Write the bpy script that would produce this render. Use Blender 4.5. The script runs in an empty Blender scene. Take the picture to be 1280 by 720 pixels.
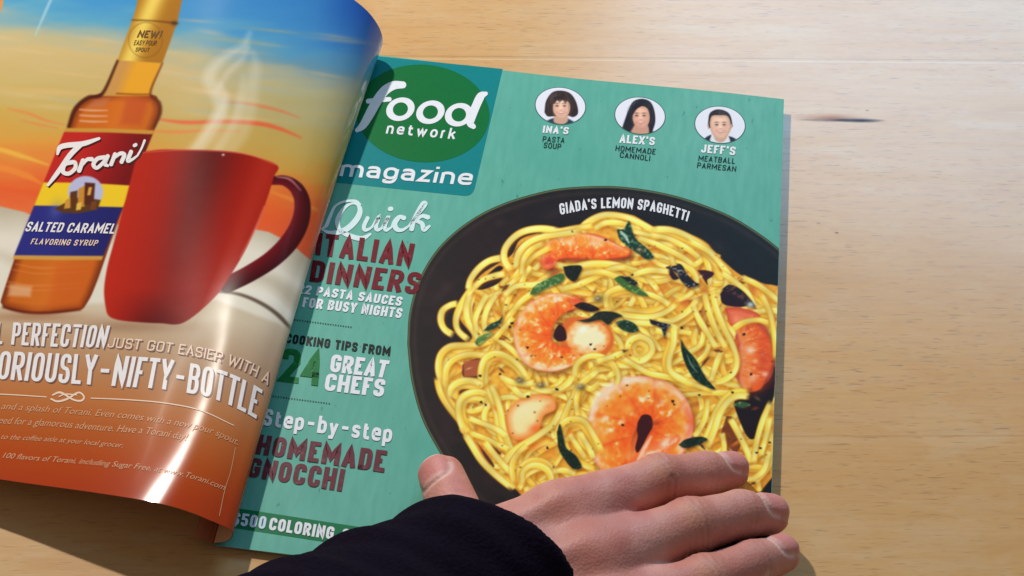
import bpy, math, random
import numpy as np
from mathutils import Matrix, Vector
random.seed(4); rng = np.random.default_rng(7)
SC = bpy.context.scene
COL = SC.collection
W, H = 1280.0, 720.0
# ------------------------------------------------------------------ camera (solved from the corners of the cover, metres)
FPX = 2294.29
CAM = np.array([0.135091, -0.365256, 0.568526])
YAW, PIT, ROL = 0.0820921, 0.732769, 0.0509926
def _rz(a): return np.array([[math.cos(a), -math.sin(a), 0], [math.sin(a), math.cos(a), 0], [0, 0, 1]])
def _rx(a): return np.array([[1, 0, 0], [0, math.cos(a), -math.sin(a)], [0, math.sin(a), math.cos(a)]])
ROT = _rz(YAW) @ _rx(PIT) @ _rz(ROL)
cd = bpy.data.cameras.new('camera'); cam = bpy.data.objects.new('camera', cd); COL.objects.link(cam)
cd.sensor_width = 36; cd.lens = FPX / W * 36; cd.clip_start = 0.01; cd.clip_end = 50
cam.matrix_world = Matrix.Translation(CAM) @ Matrix(ROT.tolist()).to_4x4()
SC.camera = cam
SC.view_settings.view_transform = 'Standard'; SC.view_settings.look = 'None'
SC.view_settings.exposure = 0.0; SC.view_settings.gamma = 1.0
SC.cycles.use_denoising = True
# ------------------------------------------------------------------ light
wd = bpy.data.worlds.new('World'); SC.world = wd; wd.use_nodes = True
bg = wd.node_tree.nodes['Background']
bg.inputs[0].default_value = (1.0, 0.95, 0.90, 1); bg.inputs[1].default_value = 0.185
def area(name, loc, tgt, size, power, col, size_y=None):
    d = bpy.data.lights.new(name, 'AREA'); o = bpy.data.objects.new(name, d); COL.objects.link(o)
    d.shape = 'DISK' if size_y is None else 'RECTANGLE'
    d.size = size
    if size_y: d.size_y = size_y
    d.energy = power; d.color = col; o.location = loc
    o.rotation_euler = (Vector(tgt) - Vector(loc)).to_track_quat('-Z', 'Y').to_euler()
    return o
KD = Vector((-0.59, 0.81, 1.0)).normalized()
area('desk_lamp_light', Vector((0.1, 0.14, 0)) + KD * 1.1, (0.1, 0.14, 0), 0.036, 10.5, (1.0, 0.93, 0.84))
area('window_light', (0.47, 1.62, 1.08), (0.25, 0.25, 0), 0.78, 12.5, (0.36, 0.67, 1.0), 0.50)

# ------------------------------------------------------------------ picture point <-> place
def U(x, y, z=0.0):
    """the place at height z (metres) that the photograph shows at pixel x, y"""
    x = np.asarray(x, float); y = np.asarray(y, float)
    d = np.stack([(x - W / 2) / FPX, -(y - H / 2) / FPX, -np.ones_like(x)], -1) @ ROT.T
    k = (z - CAM[2]) / d[..., 2]
    return CAM + k[..., None] * d
def PROJ(P):
    C = (np.asarray(P, float) - CAM) @ ROT
    return W / 2 + FPX * C[..., 0] / -C[..., 2], H / 2 - FPX * C[..., 1] / -C[..., 2]

# ------------------------------------------------------------------ helpers
def s2l(c):
    c = np.asarray(c, float)
    return np.where(c <= 0.04045, c / 12.92, ((np.clip(c, 0, 1) + 0.055) / 1.055) ** 2.4)
def rgb(r, g, b): return tuple(s2l(np.array([r, g, b]) / 255.0)) + (1.0,)
def new_mat(name, rough=0.5, spec=0.5, base=(0.5, 0.5, 0.5, 1), coat=0.0):
    m = bpy.data.materials.new(name); m.use_nodes = True
    b = m.node_tree.nodes['Principled BSDF']
    b.inputs['Base Color'].default_value = base; b.inputs['Roughness'].default_value = rough
    b.inputs['Specular IOR Level'].default_value = spec; b.inputs['Coat Weight'].default_value = coat
    return m, m.node_tree, b
def ink(name, r, g, b, rough=0.3, worn=0.0):
    m, nt, bs = new_mat(name, rough + .1, 0.08, rgb(r, g, b))
    N = nt.nodes; L = nt.links
    tc = N.new('ShaderNodeTexCoord'); n = N.new('ShaderNodeTexNoise'); n.inputs['Scale'].default_value = 420; n.inputs['Detail'].default_value = 5
    L.new(tc.outputs['Object'], n.inputs['Vector'])
    mx = N.new('ShaderNodeMixRGB'); mx.blend_type = 'MIX'; mx.inputs[1].default_value = rgb(r, g, b)
    k = 0.965 if worn == 0 else 1.0
    mx.inputs[2].default_value = rgb(r * k, g * k, b * k) if worn == 0 else rgb(min(255, r + 38), min(255, g + 60), min(255, b + 55))
    rp = N.new('ShaderNodeValToRGB'); rp.color_ramp.elements[0].position = 0.5 if worn == 0 else 0.56; rp.color_ramp.elements[1].position = 0.75 if worn == 0 else 1.0
    L.new(n.outputs['Fac'], rp.inputs[0]); L.new(rp.outputs[0], mx.inputs[0]); L.new(mx.outputs[0], bs.inputs['Base Color'])
    return m
def attr_mat(name, rough, spec=0.5, sss=0.0):
    m, nt, b = new_mat(name, rough, spec)
    a = nt.nodes.new('ShaderNodeVertexColor'); a.layer_name = 'col'
    nt.links.new(a.outputs['Color'], b.inputs['Base Color'])
    return m
def link(name, verts, faces, mat, parent=None, colors=None, smooth=True, label=None):
    me = bpy.data.meshes.new(name)
    verts = np.asarray(verts, np.float32)
    if isinstance(faces, np.ndarray):
        nf, k = faces.shape
        me.vertices.add(len(verts)); me.vertices.foreach_set('co', verts.ravel())
        me.loops.add(nf * k); me.loops.foreach_set('vertex_index', faces.astype(np.int32).ravel())
        me.polygons.add(nf); me.polygons.foreach_set('loop_start', np.arange(0, nf * k, k, dtype=np.int32))
        me.update(calc_edges=True); me.validate()
    else:
        me.from_pydata([tuple(v) for v in verts], [], faces); me.update()
    if smooth: me.polygons.foreach_set('use_smooth', np.ones(len(me.polygons), bool))
    if colors is not None:
        ca = me.color_attributes.new('col', 'FLOAT_COLOR', 'POINT')
        c4 = np.ones((len(verts), 4), np.float32); c4[:, :3] = colors
        ca.data.foreach_set('color', c4.ravel())
    me.materials.append(mat)
    o = bpy.data.objects.new(name, me); COL.objects.link(o)
    if parent is not None: o.parent = parent
    if label: o['label'] = label
    return o
def grid_faces(nu, nv):
    i = np.arange(nu * nv).reshape(nv, nu)
    return np.stack([i[:-1, :-1], i[:-1, 1:], i[1:, 1:], i[1:, :-1]], -1).reshape(-1, 4)
def catmull(pts, n=8):
    p = np.asarray(pts, float)
    if len(p) < 3:
        t = np.linspace(0, 1, n + 1)[:, None]; return p[0] * (1 - t) + p[-1] * t
    q = np.vstack([2 * p[0] - p[1], p, 2 * p[-1] - p[-2]]); out = []
    for i in range(1, len(q) - 2):
        t = np.linspace(0, 1, n, endpoint=False)[:, None]
        a, b, c, d = q[i - 1], q[i], q[i + 1], q[i + 2]
        out.append(0.5 * (2 * b + (c - a) * t + (2 * a - 5 * b + 4 * c - d) * t ** 2 + (3 * b - a - 3 * c + d) * t ** 3))
    out.append(p[-1:]); return np.vstack(out)
def vnoise(x, y, seed=0):
    """smooth value noise on arrays"""
    r = np.random.default_rng(seed); T = r.random((64, 64))
    xi = np.floor(x).astype(int); yi = np.floor(y).astype(int); fx = x - xi; fy = y - yi
    fx = fx * fx * (3 - 2 * fx); fy = fy * fy * (3 - 2 * fy)
    g = lambda a, b: T[a % 64, b % 64]
    return (g(xi, yi) * (1 - fx) + g(xi + 1, yi) * fx) * (1 - fy) + (g(xi, yi + 1) * (1 - fx) + g(xi + 1, yi + 1) * fx) * fy

# ================================================================== TABLE
TA = math.radians(8.5)
def table_local(px, py):
    p = U(px, py, 0.0); d = p - np.array([0.1, 0.14, 0])
    return (math.cos(TA) * d[0] + math.sin(TA) * d[1], -math.sin(TA) * d[0] + math.cos(TA) * d[1])
def wood():
    m, nt, b = new_mat('pale_wood', 0.3, 0.42)
    N, L = nt.nodes, nt.links
    tc = N.new('ShaderNodeTexCoord')
    def noise(sx, sy, scale, detail=4, rough=0.55, dist=0.0):
        mp = N.new('ShaderNodeMapping'); mp.inputs['Scale'].default_value = (sx, sy, 1)
        L.new(tc.outputs['Object'], mp.inputs['Vector'])
        n = N.new('ShaderNodeTexNoise'); n.inputs['Scale'].default_value = scale; n.inputs['Detail'].default_value = detail
        n.inputs['Roughness'].default_value = rough; n.inputs['Distortion'].default_value = dist
        L.new(mp.outputs[0], n.inputs['Vector']); return n.outputs['Fac']
    def ramp(inp, stops):
        r = N.new('ShaderNodeValToRGB'); e = r.color_ramp.elements
        for i, (p, c) in enumerate(stops):
            el = e[i] if i < 2 else e.new(p)
            el.position = p; el.color = c if len(c) == 4 else c + (1,)
        L.new(inp, r.inputs[0]); return r.outputs[0]
    def mix(f, a, c, mode='MIX'):
        x = N.new('ShaderNodeMixRGB'); x.blend_type = mode
        for k, v in ((0, f), (1, a), (2, c)):
            if hasattr(v, 'is_linked') or hasattr(v, 'links'): L.new(v, x.inputs[k])
            else: x.inputs[k].default_value = v
        return x.outputs[0]
    def math_(op, a, c=None):
        x = N.new('ShaderNodeMath'); x.operation = op
        for k, v in ((0, a), (1, c)):
            if v is None: continue
            if hasattr(v, 'links'): L.new(v, x.inputs[k])
            else: x.inputs[k].default_value = v
        return x.outputs[0]
    g = lambda v: (v, v, v)
    c = ramp(noise(3, 10, 1.6, 4, 0.55, 0.6), [(0.3, rgb(206, 160, 102)), (0.5, rgb(211, 169, 115)), (0.72, rgb(211, 177, 130))])
    # boards
    bd = ramp(noise(0.3, 12, 1.0, 1, 0.3), [(0.42, g(0.0)), (0.58, g(1.0))])
    c = mix(math_('MULTIPLY', bd, 0.35), c, rgb(214, 168, 108))
    # mottled figure, growth streaks, fibre
    c = mix(math_('MULTIPLY', ramp(noise(14, 46, 1.9, 4, 0.65, 1.4), [(0.50, g(0.0)), (0.70, g(1.0))]), 0.30), c, rgb(202, 146, 84))
    c = mix(math_('MULTIPLY', ramp(noise(18, 40, 1.3, 3, 0.6, 0.8), [(0.54, g(0.0)), (0.72, g(1.0))]), 0.35), c, rgb(214, 190, 152))
    c = mix(math_('MULTIPLY', ramp(noise(6, 150, 1.8, 5, 0.65, 0.3), [(0.50, g(0.0)), (0.74, g(1.0))]), 0.24), c, rgb(184, 140, 90))
    c = mix(math_('MULTIPLY', ramp(noise(40, 520, 1.0, 4, 0.7), [(0.48, g(0.0)), (0.72, g(1.0))]), 0.20), c, rgb(164, 128, 96))
    c = mix(math_('MULTIPLY', ramp(noise(60, 600, 1.3, 3, 0.7), [(0.55, g(0.0)), (0.75, g(1.0))]), 0.16), c, rgb(226, 200, 162))
    # open pores: short dark dashes, denser in some boards
    pm = ramp(noise(3, 11, 1.3, 2, 0.5), [(0.36, g(0.2)), (0.60, g(1.0))])
    pores = ramp(noise(110, 820, 1.0, 2, 0.5), [(0.61, g(0.0)), (0.69, g(1.0))])
    c = mix(math_('MULTIPLY', math_('MULTIPLY', pores, pm), 0.42), c, rgb(122, 86, 58))
    pores2 = ramp(noise(52, 700, 1.7, 1, 0.5), [(0.66, g(0.0)), (0.73, g(1.0))])
    c = mix(math_('MULTIPLY', pores2, 0.42), c, rgb(126, 92, 66))
    # the dark mineral streak and two specks
    msk = None
    def spot(px0, py0, hl, hw, col, amt, wob=0.0):
        nonlocal c, msk
        x0, y0 = table_local(px0, py0)
        sp = N.new('ShaderNodeVectorMath'); sp.operation = 'SUBTRACT'; sp.inputs[1].default_value = (x0, y0, 0)
        L.new(tc.outputs['Object'], sp.inputs[0])
        ml = N.new('ShaderNodeVectorMath'); ml.operation = 'MULTIPLY'; ml.inputs[1].default_value = (1 / hl, 1 / hw, 0)
        L.new(sp.outputs[0], ml.inputs[0])
        ln = N.new('ShaderNodeVectorMath'); ln.operation = 'LENGTH'; L.new(ml.outputs[0], ln.inputs[0])
        v = math_('ADD', ln.outputs['Value'], math_('MULTIPLY', math_('SUBTRACT', noise(60, 700, 1.0, 3, 0.7), 0.5), wob))
        k = math_('MULTIPLY', ramp(v, [(0.15, g(1.0)), (1.0, g(0.0))]), amt); c = mix(k, c, col)
        if hl < 1: msk = k if msk is None else math_('MAXIMUM', msk, k)
    spot(1036, 147, 0.018, 0.0034, rgb(176, 112, 66), 0.8, 0.9)
    spot(1052, 150, 0.021, 0.0018, rgb(84, 40, 18), 1.0, 0.9)
    spot(1075, 151, 0.013, 0.0017, rgb(40, 16, 8), 1.0, 0.6)
    spot(1000, 77, 3.0, 0.0007, rgb(226, 204, 172), 0.55); spot(1000, 73.5, 3.0, 0.0006, rgb(150, 112, 78), 0.45); spot(1100, 545, 3.0, 0.0006, rgb(168, 120, 74), 0.35)
    spot(1046, 291, 0.0011, 0.0008, rgb(84, 50, 30), 0.9)
    spot(1023, 279, 0.0014, 0.0008, rgb(140, 100, 70), 0.7)
    spot(1084, 138, 0.0012, 0.0007, rgb(120, 80, 60), 0.8)
    L.new(math_('MULTIPLY', math_('SUBTRACT', 1.0, math_('MULTIPLY', msk, 0.75)), 0.42), b.inputs['Specular IOR Level'])
    L.new(c, b.inputs['Base Color'])
    L.new(ramp(noise(5, 60, 2.0, 4), [(0.3, g(0.17)), (0.7, g(0.25))]), b.inputs['Roughness'])
    bp = N.new('ShaderNodeBump'); bp.inputs['Strength'].default_value = 0.04; bp.inputs['Distance'].default_value = 0.0004
    L.new(math_('SUBTRACT', noise(7, 260, 1.6, 4), math_('MULTIPLY', pores, 0.5)), bp.inputs['Height']); L.new(bp.outputs[0], b.inputs['Normal'])
    return m
def make_table():
    x, y, t = 0.75, 0.5, 0.03
    v = [(-x, -y, -t), (x, -y, -t), (x, y, -t), (-x, y, -t), (-x, -y, 0), (x, -y, 0), (x, y, 0), (-x, y, 0)]
    f = [(0, 3, 2, 1), (4, 5, 6, 7), (0, 1, 5, 4), (1, 2, 6, 5), (2, 3, 7, 6), (3, 0, 4, 7)]
    o = link('table_top', v, f, wood(), smooth=False)
    o.location = (0.1, 0.14, 0); o.rotation_euler.z = TA
    o['kind'] = 'structure'; o['label'] = 'pale varnished wooden table top with fine horizontal grain'; o['category'] = 'table'
make_table()

# ================================================================== MAGAZINE : right half
MW, MH = 0.2032, 0.2765
mag = bpy.data.objects.new('magazine', None); COL.objects.link(mag)
mag['label'] = 'open glossy food magazine with teal pasta cover and a curling coffee syrup advert page'; mag['category'] = 'magazine'
def cz(x, y):
    """height of the cover: thin stack, lifting towards the free edge"""
    x = np.asarray(x, float); y = np.asarray(y, float); u = np.clip(x / MW, 0, 1.02)
    return 0.0022 + 0.0034 * u ** 1.4 + 0.0005 * np.sin(x * 42 + 0.6) * np.clip(y / MH, 0, 1) ** 2
def on_cover(xy, off):
    xy = np.asarray(xy, float)
    return np.column_stack([xy, cz(xy[:, 0], xy[:, 1]) + off])
def P2C(pts):
    p = np.asarray(pts, float); z = np.full(len(p), 0.0035)
    for _ in range(4):
        q = U(p[:, 0], p[:, 1], z); z = cz(q[:, 0], q[:, 1])
    return q[:, :2]

def teal_paper():
    m, nt, b = new_mat('teal_cover_paper', 0.4, 0.1)
    N, L = nt.nodes, nt.links
    tc = N.new('ShaderNodeTexCoord'); mp = N.new('ShaderNodeMapping'); mp.inputs['Scale'].default_value = (330, 60, 1); mp.inputs['Rotation'].default_value = (0, 0, 0.06)
    L.new(tc.outputs['Object'], mp.inputs[0])
    n = N.new('ShaderNodeTexNoise'); n.inputs['Scale'].default_value = 1.0; n.inputs['Detail'].default_value = 5; L.new(mp.outputs[0], n.inputs['Vector'])
    r = N.new('ShaderNodeValToRGB'); e = r.color_ramp.elements
    e[0].position = 0.25; e[0].color = rgb(91, 166, 149); e[1].position = 0.75; e[1].color = rgb(105, 180, 163)
    L.new(n.outputs['Fac'], r.inputs[0])
    n2 = N.new('ShaderNodeTexNoise'); n2.inputs['Scale'].default_value = 14; n2.inputs['Detail'].default_value = 3; L.new(tc.outputs['Object'], n2.inputs['Vector'])
    r2 = N.new('ShaderNodeValToRGB'); r2.color_ramp.elements[0].position = 0.35; r2.color_ramp.elements[1].position = 0.7
    L.new(n2.outputs['Fac'], r2.inputs[0])
    mx = N.new('ShaderNodeMixRGB'); mx.blend_type = 'MIX'; mx.inputs[2].default_value = rgb(70, 160, 140)
    ml = N.new('ShaderNodeMath'); ml.operation = 'MULTIPLY'; ml.inputs[1].default_value = 0.45; L.new(r2.outputs[0], ml.inputs[0])
    L.new(ml.outputs[0], mx.inputs[0]); L.new(r.outputs[0], mx.inputs[1])
    # small chips in the photographed paint
    mp3 = N.new('ShaderNodeMapping'); mp3.inputs['Scale'].default_value = (420, 150, 1); L.new(tc.outputs['Object'], mp3.inputs[0])
    n3 = N.new('ShaderNodeTexNoise'); n3.inputs['Scale'].default_value = 1; n3.inputs['Detail'].default_value = 2; L.new(mp3.outputs[0], n3.inputs['Vector'])
    r3 = N.new('ShaderNodeValToRGB'); r3.color_ramp.elements[0].position = 0.70; r3.color_ramp.elements[1].position = 0.76; L.new(n3.outputs['Fac'], r3.inputs[0])
    m3 = N.new('ShaderNodeMixRGB'); m3.inputs[2].default_value = rgb(62, 120, 104); ml3 = N.new('ShaderNodeMath'); ml3.operation = 'MULTIPLY'; ml3.inputs[1].default_value = 0.7
    L.new(r3.outputs[0], ml3.inputs[0]); L.new(ml3.outputs[0], m3.inputs[0]); L.new(mx.outputs[0], m3.inputs[1])
    L.new(m3.outputs[0], b.inputs['Base Color'])
    return m
nu, nv = 90, 110
gx, gy = np.meshgrid(np.linspace(0, MW, nu), np.linspace(0, MH, nv))
CTL, CTR, CBL, CBR = P2C([(435, 65), (980, 124), (265, 681), (960, 764)])
def sheet(u, v):
    u = np.asarray(u, float)[..., None]; v = np.asarray(v, float)[..., None]
    return (CBL * (1 - u) + CBR * u) * (1 - v) + (CTL * (1 - u) + CTR * u) * v
def right_edge(y): return np.interp(y, [CBR[1], CTR[1]], [CBR[0], CTR[0]])
cover = link('front_cover', on_cover(sheet(gx.ravel() / MW, gy.ravel() / MH), 0), grid_faces(nu, nv), teal_paper(), mag)
# stack of pages under the cover
def page_edges():
    m, nt, b = new_mat('page_edges', 0.7, 0.2)
    N, L = nt.nodes, nt.links
    tc = N.new('ShaderNodeTexCoord'); mp = N.new('ShaderNodeMapping'); mp.inputs['Scale'].default_value = (30, 30, 5200); L.new(tc.outputs['Object'], mp.inputs[0])
    n = N.new('ShaderNodeTexNoise'); n.inputs['Scale'].default_value = 1; L.new(mp.outputs[0], n.inputs['Vector'])
    r = N.new('ShaderNodeValToRGB'); r.color_ramp.elements[0].color = rgb(120, 105, 95); r.color_ramp.elements[1].color = rgb(225, 215, 205)
    r.color_ramp.elements[0].position = 0.35; r.color_ramp.elements[1].position = 0.6
    L.new(n.outputs['Fac'], r.inputs[0]); L.new(r.outputs[0], b.inputs['Base Color']); return m
def page_block():
    n = 60
    q = np.linspace(0, 1, n); e0, e1 = 0.006, 0.992
    ring = np.vstack([sheet(e0 + (e1 - e0) * q, 0 * q + .0035), sheet(0 * q + e1, .0035 + .992 * q)[1:], sheet(e1 + (e0 - e1) * q, 0 * q + .9955)[1:], sheet(0 * q + e0, .9955 - .992 * q)[1:-1]])
    ring = np.array(ring); k = len(ring)
    bot = np.column_stack([ring, np.full(k, 0.0003)]); top = on_cover(ring, -0.0002)
    top[:, 2] = np.maximum(top[:, 2], 0.0008)
    lay = [bot * (1 - t) + top * t for t in (0, 0.33, 0.66, 1)]
    f = []
    for a in range(3):
        for i in range(k):
            j = (i + 1) % k; f.append((a * k + i, a * k + j, (a + 1) * k + j, (a + 1) * k + i))
    f.append(tuple(range(k - 1, -1, -1)))
    link('page_block', np.vstack(lay), f, page_edges(), mag, smooth=False)
page_block()

# ---------------------------------------------------------------- lettering: a condensed stroke face of my own
GL = {
 'A': (.95, "0,0 .5,1 1,0|.17,.27 .83,.27"), 'B': (.9, "0,0 0,1 1,1r 1,.53r 0,.53|0,.53 1,.53r 1,0r 0,0"), 'C': (.9, "1,.68 1,1r 0,1r 0,0r 1,0r 1,.32"),
 'D': (.9, "0,0 0,1 1,1r 1,0r 0,0"), 'E': (.78, "1,1 0,1 0,0 1,0|0,.52 .85,.52"), 'F': (.76, "1,1 0,1 0,0|0,.5 .85,.5"),
 'G': (.92, "1,.7 1,1r 0,1r 0,0r 1,0r 1,.46 .5,.46"), 'H': (.95, "0,0 0,1|1,0 1,1|0,.5 1,.5"), 'I': (0, "0,0 0,1"), 'J': (.8, "1,1 1,0r 0,0r 0,.3"),
 'K': (.95, "0,0 0,1|1,1 0,.38|.36,.6 1,0"), 'L': (.75, "0,1 0,0 1,0"), 'M': (1.25, "0,0 0,1 .5,.3 1,1 1,0"), 'N': (.98, "0,0 0,1 1,0 1,1"),
 'O': (.9, "0,0r 0,1r 1,1r 1,0r*"), 'P': (.9, "0,0 0,1 1,1r 1,.44r 0,.44"), 'R': (.92, "0,0 0,1 1,1r 1,.46r 0,.46|.5,.46 1,0"),
 'S': (.88, "1,.72 1,1r 0,1r 0,.53r 1,.48r 1,0r 0,0r 0,.28"), 'T': (.85, "0,1 1,1|.5,1 .5,0"), 'U': (.92, "0,1 0,0r 1,0r 1,1"), 'V': (.95, "0,1 .5,0 1,1"),
 'W': (1.4, "0,1 .25,0 .5,.85 .75,0 1,1"), 'X': (.95, "0,0 1,1|0,1 1,0"), 'Y': (.95, "0,1 .5,.45 1,1|.5,.45 .5,0"), 'Z': (.85, "0,1 1,1 0,0 1,0"),
 '0': (.9, "0,0r 0,1r 1,1r 1,0r*"), '2': (.88, "0,.72 0,1r 1,1r 1,.62 0,0 1,0"), '4': (.95, ".74,0 .74,1 0,.27 1,.27"), '5': (.88, "1,1 0,1 0,.57 1,.6r 1,0r 0,0r 0,.25"),
 '$': (.88, "1,.72 1,1r 0,1r 0,.53r 1,.48r 1,0r 0,0r 0,.28|.5,1.16 .5,-.16"), "'": (0, "0,.78 0,1.02"),  'm': (1.45, "0,0 0,.72|0,.42 0,.7r .5,.7r .5,0|.5,.42 .5,.7r 1,.7r 1,0"), 'a': (.86, ".06,.56 .06,.7r 1,.7r 1,0|1,.4 0,.4r 0,0r 1,0r 1,.3"), 'g': (.92, "0,0r 0,.7r 1,.7r 1,0r*|1,.7 1,-.3r .05,-.3r .05,-.2"),
 'z': (.8, "0,.7 1,.7 0,0 1,0"), 'i': (0, "0,0 0,.7|0,.93 0,1.0"), 'n': (.88, "0,0 0,.72|0,.42 0,.7r 1,.7r 1,0"), 'e': (.9, "0,.36 1,.36 1,.7r 0,.7r 0,0r 1,0r 1,.14"), 't': (.74, ".3,.98 .3,0r 1,0|-.12,.66 1,.66"),
 'w': (1.3, "0,.7 .25,0 .5,.62 .75,0 1,.7"), 'o': (.92, "0,0r 0,.7r 1,.7r 1,0r*"), 'r': (.55, "0,0 0,.72|0,.4 0,.7r 1,.68"), 'k': (.86, "0,0 0,1|1,.7 0,.24|.38,.42 1,0"), 's': (.8, "1,.55 1,.7r 0,.7r 0,.37r 1,.33r 1,0r 0,0r 0,.15"),
 'p': (.9, "0,-.3 0,.72|0,0r 0,.7r 1,.7r 1,0r*"), 'b': (.9, "0,0 0,1|0,0r 0,.7r 1,.7r 1,0r*"), 'y': (.92, "0,.7 .5,0|1,.7 .36,-.3 .08,-.3"),
 '-': (.95, "0,.48 1,.48"), '.': (0, "0,0 0,.03"),
}
def _round(pts, closed, r):
    n = len(pts); out = []
    for i, (p, rd) in enumerate(pts):
        if not rd or (not closed and i in (0, n - 1)): out.append(p); continue
        a = pts[(i - 1) % n][0]; c = pts[(i + 1) % n][0]
        la = np.linalg.norm(a - p); lc = np.linalg.norm(c - p)
        ra = min(r, la * 0.5); rc = min(r, lc * 0.5)
        p0 = p + (a - p) / la * ra; p2 = p + (c - p) / lc * rc
        for t in np.linspace(0, 1, 6): out.append((1 - t) ** 2 * p0 + 2 * t * (1 - t) * p + t * t * p2)
    return np.array(out)
def ribbon(path, hw, closed=False):
    """a flat strip of half width hw (scalar or per point) along a 2-D path -> verts, quads"""
    p = np.asarray(path, float); keep = [0]
    for i in range(1, len(p)):
        if np.linalg.norm(p[i] - p[keep[-1]]) > 1e-9: keep.append(i)
    hw = np.broadcast_to(np.asarray(hw, float), (len(p),))[keep]; p = p[keep]
    if closed and np.linalg.norm(p[0] - p[-1]) < 1e-9: p = p[:-1]; hw = hw[:-1]
    n = len(p)
    d = (np.roll(p, -1, 0) - p)
    d = d / (np.linalg.norm(d, axis=1, keepdims=True) + 1e-12)
    if closed: di, do = np.roll(d, 1, 0), d
    else: di = np.vstack([d[:1], d[:-1]]); do = np.vstack([d[:-1], d[-2:-1]])
    ni = np.column_stack([-di[:, 1], di[:, 0]]); no = np.column_stack([-do[:, 1], do[:, 0]])
    m = ni + no; m = m / (np.linalg.norm(m, axis=1, keepdims=True) + 1e-9)
    k = 1 / np.maximum((m * no).sum(1), 0.42)
    off = m * (hw * k)[:, None]
    v = np.vstack([p + off, p - off]); q = []
    for i in range(n if closed else n - 1):
        j = (i + 1) % n; q.append((n + i, n + j, j, i))
    return v, q
def subdivide(path, closed, step):
    p = list(path) + ([path[0]] if closed else []); out = []
    for a, b in zip(p[:-1], p[1:]):
        k = max(1, int(np.ceil(np.linalg.norm(b - a) / step)))
        out += [a + (b - a) * t for t in np.arange(k) / k]
    if not closed: out.append(p[-1])
    return np.array(out)
def stroke_text(s, wd=0.5, hw=0.1, gap=0.12, space=0.28, rad=0.22):
    """lays the string out at cap height 1 -> list of (verts, quads), total width"""
    x = 0.0; out = []
    for ch in s:
        if ch == ' ': x += space; continue
        w, spec = GL[ch]; w = w * wd; w_in = max(w - 2 * hw, 0.0)
        for st in spec.split('|'):
            closed = st.endswith('*'); st = st.rstrip('*'); pts = []
            for tok in st.split():
                rd = tok.endswith('r'); a, b = tok.rstrip('r').split(',')
                pts.append((np.array([x + hw + float(a) * w_in, hw + float(b) * (1 - 2 * hw)]), rd))
            P = _round(pts, closed, rad)
            # free ends reach the full height
            if not closed:
                for e, nb in ((0, 1), (-1, -2)):
                    d = P[e] - P[nb]; d /= np.linalg.norm(d)
                    if not (pts[e][0][1] > hw + 1e-6 and pts[e][0][1] < 1 - hw - 1e-6): P[e] = P[e] + d * hw * (0.98 if abs(d[1]) > 0.5 or abs(d[0]) > .9 else 0.7)
            out.append(ribbon(subdivide(P, closed, 0.25), hw, closed))
        x += max(w, 2 * hw) + gap
    return out, x - gap
def font_text(s, bold=0.0, shear=0.0, spacing=1.0):
    c = bpy.data.curves.new('t', 'FONT'); c.body = s; c.size = 1.0; c.shear = shear; c.space_character = spacing; c.resolution_u = 4; c.fill_mode = 'FRONT'
    o = bpy.data.objects.new('t', c); COL.objects.link(o); bpy.context.view_layer.update()
    me = bpy.data.meshes.new_from_object(o.evaluated_get(bpy.context.evaluated_depsgraph_get()))
    v = np.zeros(len(me.vertices) * 3); me.vertices.foreach_get('co', v); v = v.reshape(-1, 3)[:, :2]
    q = [tuple(p.vertices) for p in me.polygons]
    bpy.data.objects.remove(o); bpy.data.meshes.remove(me); bpy.data.curves.remove(c)
    v = v / 0.729
    x0 = v[:, 0].min(); v[:, 0] -= x0
    w = v[:, 0].max()
    return ([(v + np.array([dx, dy]) * bold, q) for dx, dy in ((0, 0), (1, .5), (-1, -.5), (.5, -1), (-.5, 1))] if bold else [(v, q)]), w
def bend(shapes, total, base, tops):
    """shapes in em units -> surface coordinates, between a baseline polyline and a cap line polyline"""
    base = np.asarray(base, float); tops = np.asarray(tops, float)
    if len(base) > 2: base = catmull(base, 10); tops = catmull(tops, 10)
    l = np.r_[0, np.cumsum(np.linalg.norm(np.diff(base, axis=0), axis=1))]; l /= l[-1]
    out = []
    for v, q in shapes:
        t = v[:, 0] / total
        def ev(a):
            r = np.column_stack([np.interp(t, l, a[:, 0]), np.interp(t, l, a[:, 1])])
            lo = t < 0; hi = t > 1
            r[lo] = a[0] + (t[lo] / l[1])[:, None] * (a[1] - a[0])
            r[hi] = a[-1] + ((t[hi] - 1) / (1 - l[-2]))[:, None] * (a[-1] - a[-2])
            return r
        B = ev(base); T = ev(tops); out.append((B + v[:, 1:2] * (T - B), q))
    return out
def merge(shapes, lift, off, step=1.5e-5):
    V, F, n = [], [], 0
    for i, (v, q) in enumerate(shapes):
        V.append(lift(v, off + step * (i % 6))); F += [tuple(n + a for a in f) for f in q]; n += len(v)
    return np.vstack(V), F
LET = 2.2e-4
def cover_text(name, s, base, tops, mat, label=None, font=False, off=LET, **kw):
    sh, w = (font_text if font else stroke_text)(s, **kw)
    sh = bend(sh, w, P2C(base), P2C(tops))
    return sh if name is None else link(name, *merge(sh, on_cover, off), mat, cover, smooth=False, label=label)
def cover_strokes(name, strokes, mat, label=None, off=LET):
    """strokes traced in the photograph: lists of (x, y, width)"""
    sh = px_strokes(strokes, P2C)
    return link(name, *merge(sh, on_cover, off), mat, cover, smooth=False, label=label)
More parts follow.
